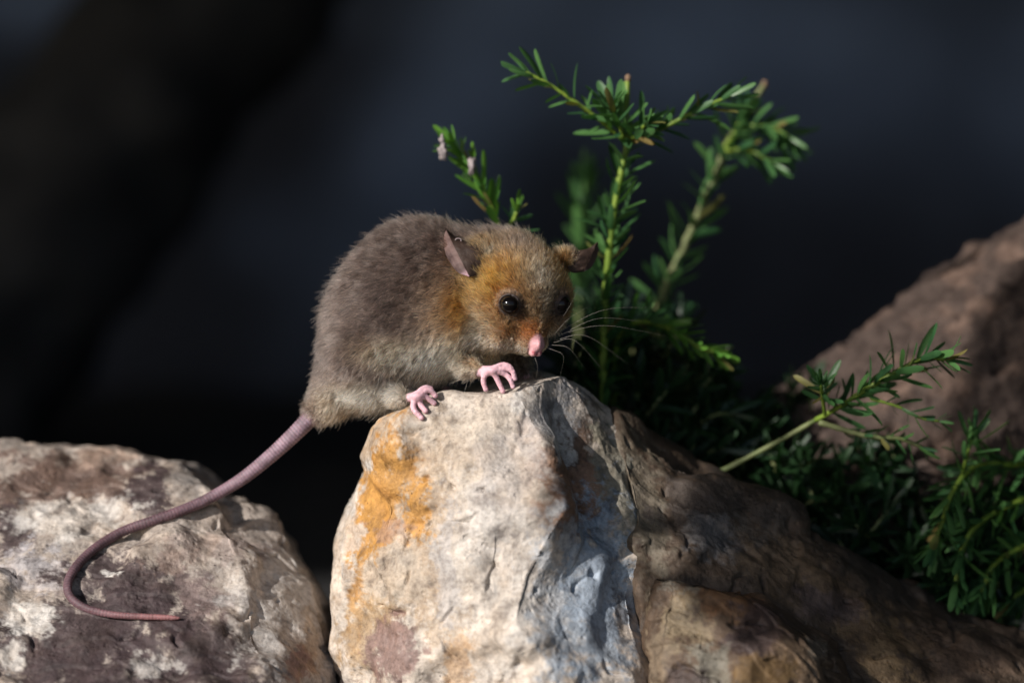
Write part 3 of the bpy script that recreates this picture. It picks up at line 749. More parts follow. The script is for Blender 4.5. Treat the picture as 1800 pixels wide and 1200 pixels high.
def ellip(c, r, k=0.4, axes=None, cutout=False):
    c = np.asarray(c, np.float32); r = np.asarray(r, np.float32)
    sl, g = sub(c - r.max(), c + r.max(), 0.6 + k)
    q = g - c
    if axes is not None: q = q @ np.stack(axes, 1).astype(np.float32)
    k0 = np.linalg.norm(q / r, axis=-1); k1 = np.linalg.norm(q / (r * r), axis=-1) + 1e-6
    merge(sl, k0 * (k0 - 1) / k1, k, cutout)
def cone(a, b, ra, rb, k=0.2):
    a = np.asarray(a, np.float32); b = np.asarray(b, np.float32); m = max(ra, rb)
    sl, g = sub(np.minimum(a, b) - m, np.maximum(a, b) + m, 0.35 + k)
    ab = b - a; t = np.clip(((g - a) @ ab) / (ab @ ab), 0, 1)
    merge(sl, np.linalg.norm(g - a - t[..., None] * ab, axis=-1) - (ra + (rb - ra) * t), k)

BX = np.array([.60, 0, .80]); BZ = np.array([-.80, 0, .60]); BY = np.array([0, 1., 0])
ellip((-3.62, 0.75, 0.30), (1.85, 1.85, 1.95), .3)                                # rump
ellip((-2.65, 0.75, 1.45), (2.0, 1.8, 1.98), .8)                                 # back
ellip((-1.3, 0.35, 1.15), (1.55, 1.5, 1.6), .8)                                  # shoulders
ellip((-1.6, -0.45, 0.46), (1.3, 1.15, .86), .7)                                 # chest
ellip((-3.1, 0.0, 0.0), (1.6, 1.2, .95), .6)                                  # belly
ellip((-4.2, -0.45, -0.45), (1.15, .8, .95), .35)                               # near thigh
ellip((-4.2, 1.9, -0.5), (1.2, .85, 1.0), .35)                                  # far thigh
cone((-4.7, 0.6, -0.9), (-5.75, 0.5, -2.0), 1.0, .34, .5)                        # root of the tail
ellip((-4.0, 0.3, -1.32), (.9, .9, .48), .4)
AX = (HF, HS, HT)
def on_pre(px, py): return px2(px, py, -.75)
ellip(H(0, 0, .05), (1.42, 1.32, 1.22), .6, AX)                                  # skull
ellip(H(-.9, 0, -.3), (1.3, 1.35, 1.25), .7, AX)                                 # nape
cone(H(.85, 0, -.14), H(1.94, 0, -.80), .92, .22, .35)                            # muzzle
for s in (-1, 1):
    ellip(H(.55, s * .68, -.55), (.75, .62, .55), .45, AX)                       # cheeks
    ellip(H(1.62, s * .24, -.84), (.38, .25, .24), .15, AX)                      # whisker pads
    ellip(H(EYE[0] - .02, s * EYE[1], EYE[2]), (.34, .34, .34), .10, AX)         # eye bulge
    ellip(H(EYE[0] + .12, s * (EYE[1] + .12), EYE[2]), (.29, .29, .29), .05, AX, cutout=True)
    ellip(H(2.08, s * .095, -1.0), (.11, .09, .115), .05, AX)                     # nostril wings
ellip(px2(992, 455, .25), (.30, .32, .27), .35); ellip(on_pre(846, 452), (.42, .36, .40), .3)
ellip(H(.7, -.92, -.05), (.62, .42, .62), .4, AX); ellip(H(.45, .95, -.35), (.62, .42, .62), .4, AX); ellip(px2(866, 578, -1.05), (.78, .6, .58), .35); cone(px2(880, 588, -1.25), H(1.6, .2, -.95), .5, .22, .25)
ellip(H(1.3, 0, -1.05), (.66, .42, .24), .25, AX)                                  # lower jaw
ellip(H(2.00, 0, -.76), (.20, .10, .16), .08, AX)
ellip(H(2.25, 0, -1.02), (.10, .022, .11), .03, AX, cutout=True)
for s in (-1, 1):
    ellip(H(2.21, s * .115, -.95), (.055, .035, .045), .03, AX, cutout=True)

# paws rest on the rock where a ray from the eye meets it
BARE = []
def digit(pts, r0, r1, lift, ref, ymin, dz=0.0):
    q = []
    for i, (x, y) in enumerate(pts):
        f = i / (len(pts) - 1)
        d = hit_depth(bvh_c, x, max(y + 4, ymin), ref); d = min(max(d, ref - .35), ref + .12)
        q.append(px2(x, y, d - lift * (1 - f) - r1 * .55 + dz * (1 - f)))
    q = spline(q, 7)
    for i in range(6):
        cone(q[i], q[i + 1], r0 + (r1 - r0) * i / 6, r0 + (r1 - r0) * (i + 1) / 6, .03)
    ellip(q[-1], (r1 * 1.12,) * 3, .03); BARE.extend(list(q))
    return q
hand = [[(856, 655), (851, 661), (850, 672), (854, 684)], [(868, 655), (873, 664), (878, 675), (884, 687)],
        [(878, 653), (889, 658), (897, 667), (902, 679)], [(880, 648), (893, 648), (902, 654), (905, 665)], [(872, 645), (884, 641), (894, 643), (899, 648)]]
hd = hit_depth(bvh_c, 872, 692, -1.6)
wrist = px2(842, 652, hd + .18); ankle = px2(712, 703, -.8)
footd = hit_depth(bvh_c, 744, 722, -1.0); ankle = px2(712, 700, footd + .28)
cone(wrist, px2(822, 634, -.95), .17, .24, .12); cone(px2(822, 634, -.95), px2(800, 605, -.6), .24, .55, .25)
cone(ankle, px2(680, 680, -.35), .13, .24, .15)
body_state = (sdf, lo, dims, VOX)
paws = []
def fine_grid(c, r):
    global sdf, lo, dims, VOX
    VOX = .019; lo = np.asarray(c) - r; dims = np.ceil(np.full(3, 2 * r) / VOX).astype(int); sdf = np.full(dims, 5.0, dtype=np.float32)
fine_grid(px2(872, 662, hd), .95)
for f in hand: digit(f, .082, .066, .13, hd, 690)
palm = px2(866, 651, hd - .04); BARE.extend([palm, palm + np.array([-.12, .05, 0.])])
ellip(palm, (.22, .19, .12), .07)
cone(palm, wrist, .13, .17, .08)
paws.append((sdf, lo, VOX))
fine_grid(px2(738, 708, footd), .95)
toes = [[(731, 702), (726, 711), (729, 722), (741, 734)], [(737, 700), (738, 708), (742, 715), (748, 722)], [(740, 693), (748, 697), (756, 703), (763, 708)], [(742, 689), (751, 686), (759, 688), (765, 695)], [(736, 690), (742, 684), (750, 681), (757, 683)]]
for f in toes: digit(f, .085, .070, .12, footd, 712)
sole = px2(734, 696, footd - .03); BARE.extend([sole, sole + np.array([-.1, .05, 0.])])
ellip(sole, (.20, .19, .13), .07)
cone(sole, ankle, .13, .13, .08)
paws.append((sdf, lo, VOX))
sdf, lo, dims, VOX = body_state
# far hand and far foot on the hidden side of the rock
fh = px2(925, 668, 1.3)
cone(px2(870, 600, 1.0), fh, .55, .17, .2)
for a in (-.3, -.1, .1, .3): cone(fh, fh + np.array([.28, a, -.12]), .09, .07, .04)
ff = px2(790, 690, 2.2); cone(px2(690, 680, 2.2), ff, .5, .17, .2)
for a in (-.3, -.1, .1, .3): cone(ff, ff + np.array([.28, a, -.1]), .09, .07, .04)

def surface_nets(f, lo, vox):
    s = f < 0
    A = [(slice(0, -1), slice(1, None))[b] for b in (0, 1)]
    cs = [(a, b, c) for a in (0, 1) for b in (0, 1) for c in (0, 1)]
    sl = lambda arr, o: arr[A[o[0]], A[o[1]], A[o[2]]]
    cnt = sum(sl(s, o).astype(np.int8) for o in cs)
    act = (cnt > 0) & (cnt < 8)
    idx = np.full(act.shape, -1, np.int64); ijk = np.argwhere(act); idx[act] = np.arange(len(ijk))
    acc = np.zeros((len(ijk), 3)); num = np.zeros(len(ijk))
    val = {o: sl(f, o)[act] for o in cs}
    for i, a in enumerate(cs):
        for b in cs[i + 1:]:
            if sum(x != y for x, y in zip(a, b)) != 1: continue
            fa, fb = val[a], val[b]; cr = (fa < 0) != (fb < 0)
            t = np.where(cr, fa / np.where(cr, fa - fb, 1), 0)[:, None]
            p = np.array(a) + (np.array(b) - np.array(a)) * t
            acc += p * cr[:, None]; num += cr
    v = lo + vox * (ijk + acc / num[:, None])
    quads = []
    for ax in range(3):
        s0 = [slice(None)] * 3; s1 = [slice(None)] * 3; s0[ax] = slice(0, -1); s1[ax] = slice(1, None)
        e = s[tuple(s0)] != s[tuple(s1)]
        loc = np.argwhere(e); o1, o2 = [(1, 2), (2, 0), (0, 1)][ax]
        ok = (loc[:, o1] > 0) & (loc[:, o2] > 0) & (loc[:, o1] < f.shape[o1] - 1) & (loc[:, o2] < f.shape[o2] - 1)
        loc = loc[ok]
        def at(d1, d2):
            m = loc.copy(); m[:, o1] += d1; m[:, o2] += d2; return idx[m[:, 0], m[:, 1], m[:, 2]]
        q = np.stack([at(-1, -1), at(0, -1), at(0, 0), at(-1, 0)], 1)
        inside = s[loc[:, 0], loc[:, 1], loc[:, 2]]
        q[~inside] = q[~inside][:, ::-1]
        quads.append(q)
    return v, np.vstack(quads)

bv, bq = surface_nets(sdf, lo, VOX)
fur_v, fur_q = bv, bq
for (s_, l_, x_) in paws:
    v_, q_ = surface_nets(s_, l_, x_); bq = np.vstack([bq, q_ + len(bv)]); bv = np.vstack([bv, v_])

def local_head(v):
    q = v - HC; return q @ HF, q @ HS, q @ HT
def gauss(x, z, cx, cz, rx, rz): return np.exp(-(((x - cx) / rx) ** 2 + ((z - cz) / rz) ** 2))
HAND_C = px2(870, 660, hd); FOOT_C = px2(738, 708, footd)
def bare(v):
    """1 where the skin is naked (paws, nose)."""
    a, b, c = local_head(v)
    nose = smooth(.40, .24, np.sqrt((a - 2.18) ** 2 + (b / .95) ** 2 + ((c + .80) / 1.45) ** 2))
    bp_ = np.array(BARE); dm = np.full(len(v), 9.0)
    nearp = np.where((np.linalg.norm(v - HAND_C, axis=1) < 1.3) | (np.linalg.norm(v - FOOT_C, axis=1) < 1.3))[0]
    for q_ in bp_: dm[nearp] = np.minimum(dm[nearp], np.linalg.norm(v[nearp] - q_, axis=1))
    hnd = smooth(.27, .20, dm); ft = hnd
    eye = np.zeros(len(v))
    for s in (-1, 1):
        e = H(EYE[0] + .06, s * (EYE[1] + .06), EYE[2]); eye = np.maximum(eye, smooth(.36, .30, np.linalg.norm(v - e, axis=1)))
    fh_ = smooth(.36, .28, np.linalg.norm(v - fh, axis=1)); ff_ = smooth(.36, .28, np.linalg.norm(v - ff, axis=1))
    return nose, np.maximum.reduce([hnd, ft, fh_, ff_]), eye

GREY = np.array([.112, .083, .073]); GREYL = np.array([.31, .245, .22]); ORANGE = np.array([.47, .180, .028]); TANF = np.array([.58, .40, .26])
CREAMF = np.array([.78, .66, .50]); RUSTF = np.array([.36, .125, .035]); DKF = np.array([.035, .022, .016]); BROWNF = np.array([.20, .14, .095])
def fur_color(v):
    x, y, z = v.T; a, b, c = local_head(v); ab = np.abs(b)
    col_ = np.repeat(GREY[None], len(v), 0)
    def lay(w, cc):
        nonlocal col_
        w = np.clip(w, 0, 1)[:, None]; col_ = col_ * (1 - w) + np.asarray(cc)[None] * w
    nz = fbm(v * 1.3, 3) ; nz2 = fbm(v * 3.1 + 8, 3)
    lay(.6 * smooth(-.1, .5, nz + .05), GREYL * .7)
    belly = smooth(.35, -.75, z + .38 * (x + 2.0) * (x < -2) * 0 - .42 * (x + 1.6) * -.55 + .25 * nz2)
    lay(.95 * gauss(x, z, -3.5, -.32, .8, .36), TANF * 1.35)
    lay(.95 * gauss(x, z, -2.6, -.45, .9, .38), TANF * 1.35)
    lay(.85 * gauss(x, z, -4.9, -.95, .45, .6), GREY)
    lay(.85 * gauss(x, z, -3.9, -.95, .9, .24), GREY)
    lay(1.0 * gauss(x, z, -1.75, -.38, 1.0, .36), CREAMF * 1.2)
    lay(.8 * gauss(x, z, -1.3, -.3, .9, .4), TANF * 1.1)
    lay(1.0 * gauss(x, z, -4.1, -1.5, .9, .30), CREAMF * 1.2)
    lay(.85 * gauss(x, z, -5.2, -1.9, .6, .5), TANF * .8)
    lay(.40 * gauss(x, z, -1.9, .7, .8, 1.2), TANF * .75)
    lay(.9 * gauss(x, z, -1.25, .95, .75, 1.0), ORANGE * .95)
    lay(.7 * gauss(x, z, -.9, -.1, .9, .45), TANF * 1.1)
    head = smooth(-1.3, -.3, a) * smooth(2.0, 1.45, ab) * smooth(-2.2, -1.5, c)
    lay(head * .9, (.28, .16, .065))
    lay(head * .9 * np.exp(-((a - .35) / .8) ** 2 - ((ab - 1.0) / .45) ** 2 - ((c - .1) / 1.0) ** 2), ORANGE)
    lay(head * .55 * np.exp(-((a - .5) / .6) ** 2 - ((ab - .8) / .5) ** 2), ORANGE)
    lay(head * .85 * np.exp(-((a + .3) / .95) ** 2 - (ab / .95) ** 2) * smooth(.2, .85, c), GREY * .55)
    lay(head * .6 * np.exp(-((a - 1.2) / .55) ** 2 - (ab / .36) ** 2) * smooth(-.3, .2, c), TANF * .9)
    lay(head * .9 * np.exp(-((a - .75) / .65) ** 2 - ((c + .95) / .42) ** 2), CREAMF * .85)
    lay(head * .8 * np.exp(-((a - .75) / .45) ** 2 - ((ab - 1.0) / .4) ** 2 - ((c + .45) / .3) ** 2), TANF * 1.25)
    lay(.95 * np.exp(-((a - 1.55) / .30) ** 2 - ((ab - .52) / .24) ** 2 - ((c + .05) / .26) ** 2), DKF)
    lay(.9 * np.exp(-((a - 1.30) / .26) ** 2 - ((ab - .80) / .26) ** 2 - ((c + .22) / .18) ** 2), DKF * 1.2)
    lay(.95 * np.exp(-((a - 1.88) / .28) ** 2 - ((c + .45) / .35) ** 2), RUSTF)
    lay(.8 * np.exp(-((a - 1.75) / .3) ** 2 - ((ab - .38) / .2) ** 2 - ((c + .45) / .25) ** 2), RUSTF * .9)
    lay(.85 * np.exp(-((a - 1.75) / .35) ** 2 - ((c + .95) / .2) ** 2), TANF * 1.2)
    lay(.6 * np.exp(-((a + .2) / .2) ** 2 - ((ab - .95) / .2) ** 2 - ((c - .95) / .2) ** 2), CREAMF * .6)
    for s_ in (-1, 1):
        e_ = np.linalg.norm(v - H(EYE[0], s_ * EYE[1], EYE[2]), axis=1); lay(.75 * smooth(.46, .34, e_), (.07, .045, .035))
    return np.clip(.90 * col_ * (1 + .2 * nz2)[:, None], .01, .9)

# naked skin colours
PINK = np.array([.68, .42, .47]); PINKN = np.array([.74, .40, .42])
nose_w, paw_w, eye_w = bare(bv)
skin = fur_color(bv) * .55
skin = skin * (1 - nose_w[:, None]) + PINKN * nose_w[:, None]
la, lb, lc = local_head(bv)
slit = smooth(.05, .015, np.abs(lb)) * smooth(-.90, -.98, lc) * (la > 2.0)
for s_ in (-1, 1): slit = np.maximum(slit, smooth(.075, .03, np.sqrt((lb - s_ * .125) ** 2 + (lc + .96) ** 2)) * (la > 2.0))
skin = skin * (1 - .8 * slit[:, None]) + np.array([.40, .06, .09]) * .8 * slit[:, None]
skin = skin * (1 - paw_w[:, None]) + PINK * paw_w[:, None]
skin = skin * (1 - eye_w[:, None]) + np.array([.05, .038, .036]) * eye_w[:, None]

# tail: ringed naked skin, lying on the left-hand rock
tail_px = [(556, 724), (512, 768), (470, 806), (430, 838), (392, 862), (350, 884), (305, 902), (262, 917), (222, 931), (186, 950), (155, 973), (132, 998), (120, 1022), (121, 1043), (136, 1060), (162, 1072), (200, 1080), (250, 1083), (300, 1085), (316, 1086)]
tail_w = [16.5, 14.5, 13, 12, 11, 10.5, 10, 9.5, 9.2, 9, 8.8, 8.6, 8.4, 8.2, 7.8, 7.2, 6.6, 6, 4.9, 2.2]
tp = []
for i, (x, y) in enumerate(tail_px):
    r = tail_w[i] * .97 / 60.0
    dl = hit_depth(bvh_l, x, y + 4, 99)
    tp.append([x, y, dl - r * 1.0, r])
land = 5                                                            # first point that lies on the rock
d0 = 0.45
for i in range(land): tp[i][2] = d0 + (tp[land][2] - d0) * i / land
dd = np.array([t[2] for t in tp]); dd[land:] = np.convolve(np.pad(dd, 1, mode='edge'), [.25, .5, .25], 'valid')[land:]
tq = np.array([np.append(px2(t[0], t[1], dd[i]), t[3]) for i, t in enumerate(tp)])
ts = spline(tq, 420)
arc = np.concatenate([[0], np.cumsum(np.linalg.norm(np.diff(ts[:, :3], axis=0), axis=1))])
ring = np.abs(np.sin(arc * np.pi / .098)) ** .6
tv, tqd, ttr = tube(ts[:, :3], ts[:, 3] * (.92 + .08 * ring), 20)
trep = np.repeat(np.arange(420), 20)
tm_ = fbm(tv * 2.2, 4)
tcol = np.zeros((len(tv), 3)); f = arc[trep] / arc[-1]
c_a = np.array([.27, .185, .225]); c_b = np.array([.135, .078, .092]); c_c = np.array([.27, .125, .125])
tcol[:-2] = (c_a * (1 - smooth(.05, .45, f))[:, None] + c_b * smooth(.05, .45, f)[:, None]); w = smooth(.75, 1, f)[:, None]; tcol[:-2] = tcol[:-2] * (1 - w) + c_c * w
tcol[:-2] *= (.55 + .5 * ring[trep])[:, None]; tcol[-2:] = c_c
tcol *= (1 + .7 * tm_)[:, None]

# ears: thin cupped sheets with a front and a back
def skin_depth(px, py, default=0.0):
    x, _, z = px2(px, py, 0); i = int((x - lo[0]) / VOX); k = int((z - lo[2]) / VOX)
    w = np.where(sdf[i, :, k] < 0)[0]
    return lo[1] + VOX * w[0] if len(w) else default
def on_skin(px, py, out=0.0, default=0.0): return px2(px, py, skin_depth(px, py, default) - out)
def ear(T, B, base_pts, inner_pts, outcol, incol, thick=.014):
    V = []; Q = []; C = []; off = 0
    nT = 22; nS = 14
    edge = lambda t: T + (B - T) * t
    for rim, cc, bul in ((base_pts, outcol, -.10), (inner_pts, incol, .06)):
        rim_c = spline(np.array([T] + list(rim) + [B]), nT)
        g = np.zeros((nT, nS, 3))
        for i, t in enumerate(np.linspace(0, 1, nT)):
            e = edge(t) + np.array([0, -.07 * math.sin(math.pi * t), 0]); s = np.linspace(0, 1, nS)[:, None]
            g[i] = e + (rim_c[i] - e) * s + np.array([0, bul * 4, 0]) * (s * (1 - s)) * math.sin(math.pi * t)
        g += .10 * fbm(g.reshape(-1, 3) * 3.5 + 4, 3).reshape(nT, nS)[:, :, None] * np.array([.3, 1, .3]) * (np.sin(np.linspace(0, np.pi, nS)) * .9 + .1)[None, :, None] + .022 * np.sin(np.linspace(0, 1, nT) * 34)[:, None, None] * np.array([0, 1, 0]) * (np.sin(np.linspace(0, np.pi, nS)))[None, :, None]
        n = np.cross(np.gradient(g, axis=0), np.gradient(g, axis=1)); n /= np.linalg.norm(n, axis=2, keepdims=True) + 1e-9
        for sgn in (-1, 1):
            V.append((g + n * sgn * thick / 2).reshape(-1, 3)); q = grid_quads(nT, nS, False)
            Q.append((q if sgn > 0 else q[:, ::-1]) + off); off += nT * nS
            k = 1 + .4 * fbm(g.reshape(-1, 3) * 4, 3)[:, None]
            cl = np.repeat(np.asarray(cc)[None], nT * nS, 0) * k
            tt = np.repeat(np.linspace(0, 1, nT), nS)[:, None]
            if cc is incol: cl = cl * (1 - smooth(.7, .98, tt)) + PINK * .7 * smooth(.82, .99, tt)
            C.append(cl)
    return np.vstack(V), np.vstack(Q), np.vstack(C)
EOUT = np.array([.040, .024, .018]); EIN = np.array([.13, .085, .078])
tipd = skin_depth(790, 410)
e1 = ear(px2(783, 401, tipd - .78), on_skin(825, 486, .44), [px2(806, 419, tipd - .60), on_skin(850, 430, .12), on_skin(858, 456, .02), on_skin(848, 482, .06)],
         [px2(780, 426, tipd - .58), on_skin(785, 450, .46), on_skin(803, 477, .42)], EOUT, EIN)
e2 = ear(px2(1051, 425, .55), px2(1027, 477, .05), [px2(1034, 437, .4), px2(1004, 443, .25), px2(992, 456, .05), px2(1004, 478, -.05)],
         [px2(1051, 443, .75), px2(1046, 458, .7), px2(1038, 471, .4)], EOUT, EIN)

allv = [bv, tv, e1[0], e2[0]]; allc = [skin, tcol, e1[2], e2[2]]; qs = []; off = 0
for vv, qq in ((bv, bq), (tv, tqd), (e1[0], e1[1]), (e2[0], e2[1])):
    qs.append(qq + off); off += len(vv)
trs = ttr + len(bv)
midx = np.concatenate([np.zeros(len(bq) + len(tqd), int), np.ones(len(e1[1]) + len(e2[1]), int), np.zeros(len(trs), int)])

def skin_material():
    m, nt, b = new_mat('skin')
    at = N(nt, 'ShaderNodeAttribute', attribute_name='pigment').outputs['Color']
    tc = N(nt, 'ShaderNodeTexCoord').outputs['Object']
    nz = noise_node(nt, tc, 900, 5)
    nt.links.new(mix(nt, .5, at, ramp(nt, nz.outputs[0], [(.3, (.7, .65, .65)), (.7, (1.2, 1.2, 1.2))]).outputs[0], 'MULTIPLY'), b.inputs['Base Color'])
    b.inputs['Roughness'].default_value = .55; b.inputs['Specular IOR Level'].default_value = .35
    b.inputs['Subsurface Weight'].default_value = .25; b.inputs['Subsurface Radius'].default_value = (1, .35, .25); b.inputs['Subsurface Scale'].default_value = .0008
    bp = N(nt, 'ShaderNodeBump', Strength=.9, Distance=.00035); nt.links.new(nz.outputs[0], bp.inputs['Height']); nt.links.new(bp.outputs[0], b.inputs['Normal'])
    return m
def fur_material():
    m, nt, b = new_mat('fur')
    nt.nodes.remove(b)
    at = N(nt, 'ShaderNodeAttribute', attribute_name='pigment').outputs['Color']
    hi_ = N(nt, 'ShaderNodeHairInfo')
    r = ramp(nt, hi_.outputs['Intercept'], [(0.0, (.30, .30, .33)), (.5, (.75, .75, .77)), (.95, (1.35, 1.28, 1.18))])
    h = N(nt, 'ShaderNodeBsdfHairPrincipled'); h.model = 'CHIANG'; h.parametrization = 'COLOR'
    nt.links.new(mix(nt, 1.0, at, r.outputs[0], 'MULTIPLY'), h.inputs['Color'])
    h.inputs['Roughness'].default_value = .42; h.inputs['Radial Roughness'].default_value = .55
    h.inputs['Coat'].default_value = 0.0; h.inputs['IOR'].default_value = 1.5
    nt.links.new(h.outputs[0], nt.nodes['Material Output'].inputs[0])
    return m
M_SKIN = skin_material(); M_EAR = skin_material(); M_EAR.name = 'ear_skin'
M_EAR.node_tree.nodes['Principled BSDF'].inputs['Subsurface Weight'].default_value = 0
M_EAR.node_tree.nodes['Principled BSDF'].inputs['Roughness'].default_value = .62; M_EAR.node_tree.nodes['Principled BSDF'].inputs['Specular IOR Level'].default_value = .25
M_FUR = fur_material()
root_v = np.array([-3.0, .6, -1.6]); ROOT = PV(root_v[None])[0]
possum = tag(empty('pygmy_possum', ROOT), 'small brown and grey furry possum with long bare tail crouching on the pale rock', 'possum')
body = obj('body', mesh_data('body', PV(np.vstack(allv)) - ROOT, np.vstack(qs), trs, [M_SKIN, M_EAR], colors=np.clip(np.vstack(allc), 0, 1), mat_idx=midx), possum)

# eyes
m, nt, b = new_mat('black_eye'); b.inputs['Base Color'].default_value = (.004, .003, .003, 1); b.inputs['Roughness'].default_value = .08; b.inputs['Specular IOR Level'].default_value = .3
b.inputs['Coat Weight'].default_value = 0.0
M_EYE = m
th, ph = np.meshgrid(np.linspace(0, np.pi, 28), np.arange(40) / 40 * 2 * np.pi, indexing='ij')
sph = np.stack([np.sin(th) * np.cos(ph), np.sin(th) * np.sin(ph), np.cos(th)], -1).reshape(-1, 3)
for s in (1, -1):
    c = H(EYE[0] + .07, s * (EYE[1] + .06), EYE[2])
    obj('eye', mesh_data('eye', PV(c + sph * .282) - ROOT, grid_quads(28, 40, True), mats=[M_EYE]), possum)

# fur
tri = np.vstack([fur_q[:, [0, 1, 2]], fur_q[:, [0, 2, 3]]])
p0, p1, p2 = fur_v[tri[:, 0]], fur_v[tri[:, 1]], fur_v[tri[:, 2]]
area = np.linalg.norm(np.cross(p1 - p0, p2 - p0), axis=1) / 2
NH = 190000
hr = np.random.default_rng(3)
pick = hr.choice(len(tri), NH, p=area / area.sum())
r1 = np.sqrt(hr.random(NH))[:, None]; r2 = hr.random(NH)[:, None]
root_p = p0[pick] * (1 - r1) + p1[pick] * r1 * (1 - r2) + p2[pick] * r1 * r2
gx = np.gradient(sdf, VOX)
ii = np.clip(((root_p - lo) / VOX).round().astype(int), 0, dims - 1)
nrm = np.stack([g[ii[:, 0], ii[:, 1], ii[:, 2]] for g in gx], 1); nrm /= np.linalg.norm(nrm, axis=1)[:, None] + 1e-9
nw, pw, ew = bare(root_p)
keep = (nw < .35) & (pw < .4) & (ew < .5)
root_p, nrm, nw, pw, ew = root_p[keep], nrm[keep], nw[keep], pw[keep], ew[keep]; NH = len(root_p)
a, b_, c_ = local_head(root_p)
hw = (smooth(-1.2, .2, a) * smooth(2.0, 1.45, np.abs(b_)) * smooth(-2.2, -1.5, c_))[:, None]
flow_b = np.array([-.78, .05, -.55])[None] + .0 * root_p
flow_h = -HF[None] + .35 * np.sign(b_)[:, None] * HS[None] * smooth(.2, .9, np.abs(b_))[:, None] + .35 * HT * smooth(-.2, .6, c_)[:, None] - .5 * HT * smooth(-.3, -.9, c_)[:, None]
flow = flow_b * (1 - hw) + flow_h * hw
tuft = np.stack([fbm(root_p * 3.4 + o, 3, .7) for o in (3, 33, 63)], 1)
flow = flow + 1.0 * tuft
flow = flow - nrm * (flow * nrm).sum(1)[:, None]; flow /= np.linalg.norm(flow, axis=1)[:, None] + 1e-6
L = .40 * (1 - hw[:, 0]) + .34 * hw[:, 0]
L = L * (1 - .72 * hw[:, 0] * smooth(.7, 1.9, a)) 
L = L * (1 - .5 * smooth(.55, .30, np.minimum(np.linalg.norm(root_p - H(EYE[0], EYE[1], EYE[2]), axis=1), np.linalg.norm(root_p - H(EYE[0], -EYE[1], EYE[2]), axis=1))))
L = L * (1 - .6 * np.maximum(smooth(.95, .55, np.linalg.norm(root_p - HAND_C, axis=1)), smooth(.9, .5, np.linalg.norm(root_p - FOOT_C, axis=1))))
L = L * (1 - .5 * smooth(-5.2, -5.9, root_p[:, 0]))
L = L * hr.uniform(.65, 1.15, NH) * (1 + .55 * (hr.random(NH) < .03))
L = L * (1 - .3 * smooth(.75, .45, np.linalg.norm(root_p - px2(994, 455, .15), axis=1)))
rnd = hr.normal(size=(NH, 3)); rnd -= nrm * (rnd * nrm).sum(1)[:, None]
lift = np.where(hr.random(NH) < .12, 1.5, .98)[:, None] * (1 - .35 * hw * smooth(.8, 1.6, a)[:, None])
d1 = nrm * (lift + .25) + flow * .6 + rnd * .12; d1 /= np.linalg.norm(d1, axis=1)[:, None]
d2 = nrm * lift * .8 + flow * .9 + rnd * .20; d2 /= np.linalg.norm(d2, axis=1)[:, None]
d3 = nrm * lift * .6 + flow * 1.0 + rnd * .28; d3 /= np.linalg.norm(d3, axis=1)[:, None]
L3 = (L / 3)[:, None]
k0 = root_p - nrm * .02; k1 = k0 + d1 * L3; k2 = k1 + d2 * L3; k3 = k2 + d3 * L3
pts = np.stack([k0, k1, k2, k3], 1).reshape(-1, 3)
hc = bpy.data.hair_curves.new('fur')
hc.add_curves([4] * NH)
wp = (PV(pts) - ROOT) * CM
hc.attributes['position'].data.foreach_set('vector', wp.astype(np.float32).ravel())
ra = hc.attributes.get('radius') or hc.attributes.new('radius', 'FLOAT', 'POINT')
ra.data.foreach_set('value', (np.tile([.0085, .0082, .0066, .0018], NH) * CM).astype(np.float32))
fleck = fbm(root_p * 9.0, 3, .8)
fc = fur_color(root_p) * hr.lognormal(0, .48, NH)[:, None] * np.exp(1.1 * fleck)[:, None]
lt = (hr.random(NH) < .10)[:, None]; fc = np.where(lt, fc * 1.5 + .04, fc)
dk = (hr.random(NH) < .08)[:, None]; fc = np.where(dk, fc * .4, fc)
ca = hc.attributes.new('pigment', 'FLOAT_COLOR', 'CURVE')
c4 = np.ones((NH, 4), np.float32); c4[:, :3] = np.clip(fc, .008, .92); ca.data.foreach_set('color', c4.ravel())
hc.materials.append(M_FUR)
obj('fur', hc, possum)

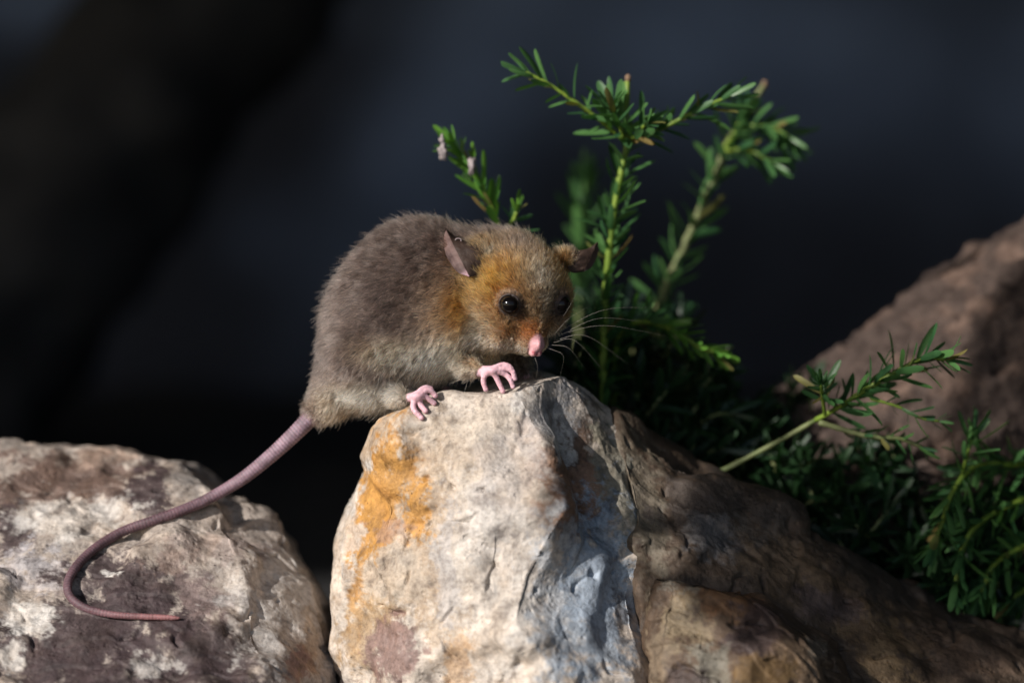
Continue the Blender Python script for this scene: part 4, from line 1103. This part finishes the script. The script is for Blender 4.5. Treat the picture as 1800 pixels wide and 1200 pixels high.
# whiskers
m, nt, b = new_mat('whisker'); b.inputs['Base Color'].default_value = (.38, .34, .30, 1); b.inputs['Roughness'].default_value = .35
M_WHISK = m
m, nt, b = new_mat('dark_whisker'); b.inputs['Base Color'].default_value = (.03, .02, .015, 1); b.inputs['Roughness'].default_value = .4
M_WHISKD = m
wk = [((905, 590), (860, 575), (785, 556), -1.6, 0), ((905, 592), (860, 578), (803, 572), -1.6, 0), ((915, 580), (880, 560), (845, 545), -1.75, 1), ((912, 588), (885, 575), (850, 566), -1.75, 1), ((925, 575), (905, 555), (893, 545), -1.9, 1),
      ((910, 595), (880, 588), (840, 580), -1.75, 1), ((972, 590), (1000, 560), (1036, 538), -1.2, 0), ((980, 572), (1000, 540), (1018, 505), -.9, 0), ((975, 598), (1030, 590), (1105, 640), -1.0, 0), ((972, 602), (1010, 598), (1060, 650), -1.2, 0),
      ((975, 590), (1060, 572), (1170, 590), -.8, 0), ((978, 585), (1060, 545), (1150, 540), -.6, 0), ((970, 606), (1000, 612), (1030, 650), -1.3, 0), ((965, 612), (990, 625), (985, 660), -1.5, 0), ((940, 628), (945, 645), (942, 664), -1.8, 0),
      ((918, 598), (890, 610), (860, 618), -1.8, 1), ((975, 594), (1050, 560), (1130, 565), -.7, 0)]
for (q0, q1, q2, d, dark) in wk:
    pts = spline(np.array([px2(*q0, d), px2(*q1, d - .25), px2(*q2, d + .1)]), 16)
    v, q, tr = tube(pts, np.linspace(.0029, .0007, 16), 5)
    obj('whisker', mesh_data('whisker', PV(v) - ROOT, q, tr, [M_WHISKD if dark else M_WHISK]), possum)

# punched tag hole in the ear: a small pale rim
aa = np.linspace(0, 2 * np.pi, 25)
hp = np.array([px2(805.5 + 5.2 * math.cos(t), 422.5 + 3.6 * math.sin(t), tipd - .98) for t in aa])
v, q, tr = tube(hp, np.full(25, .018), 6)
obj('ear_hole_rim', mesh_data('ear_hole_rim', PV(v) - ROOT, q, tr, [M_SKIN], colors=np.repeat(np.array([[.25, .2, .2]]), len(v), 0)), possum)
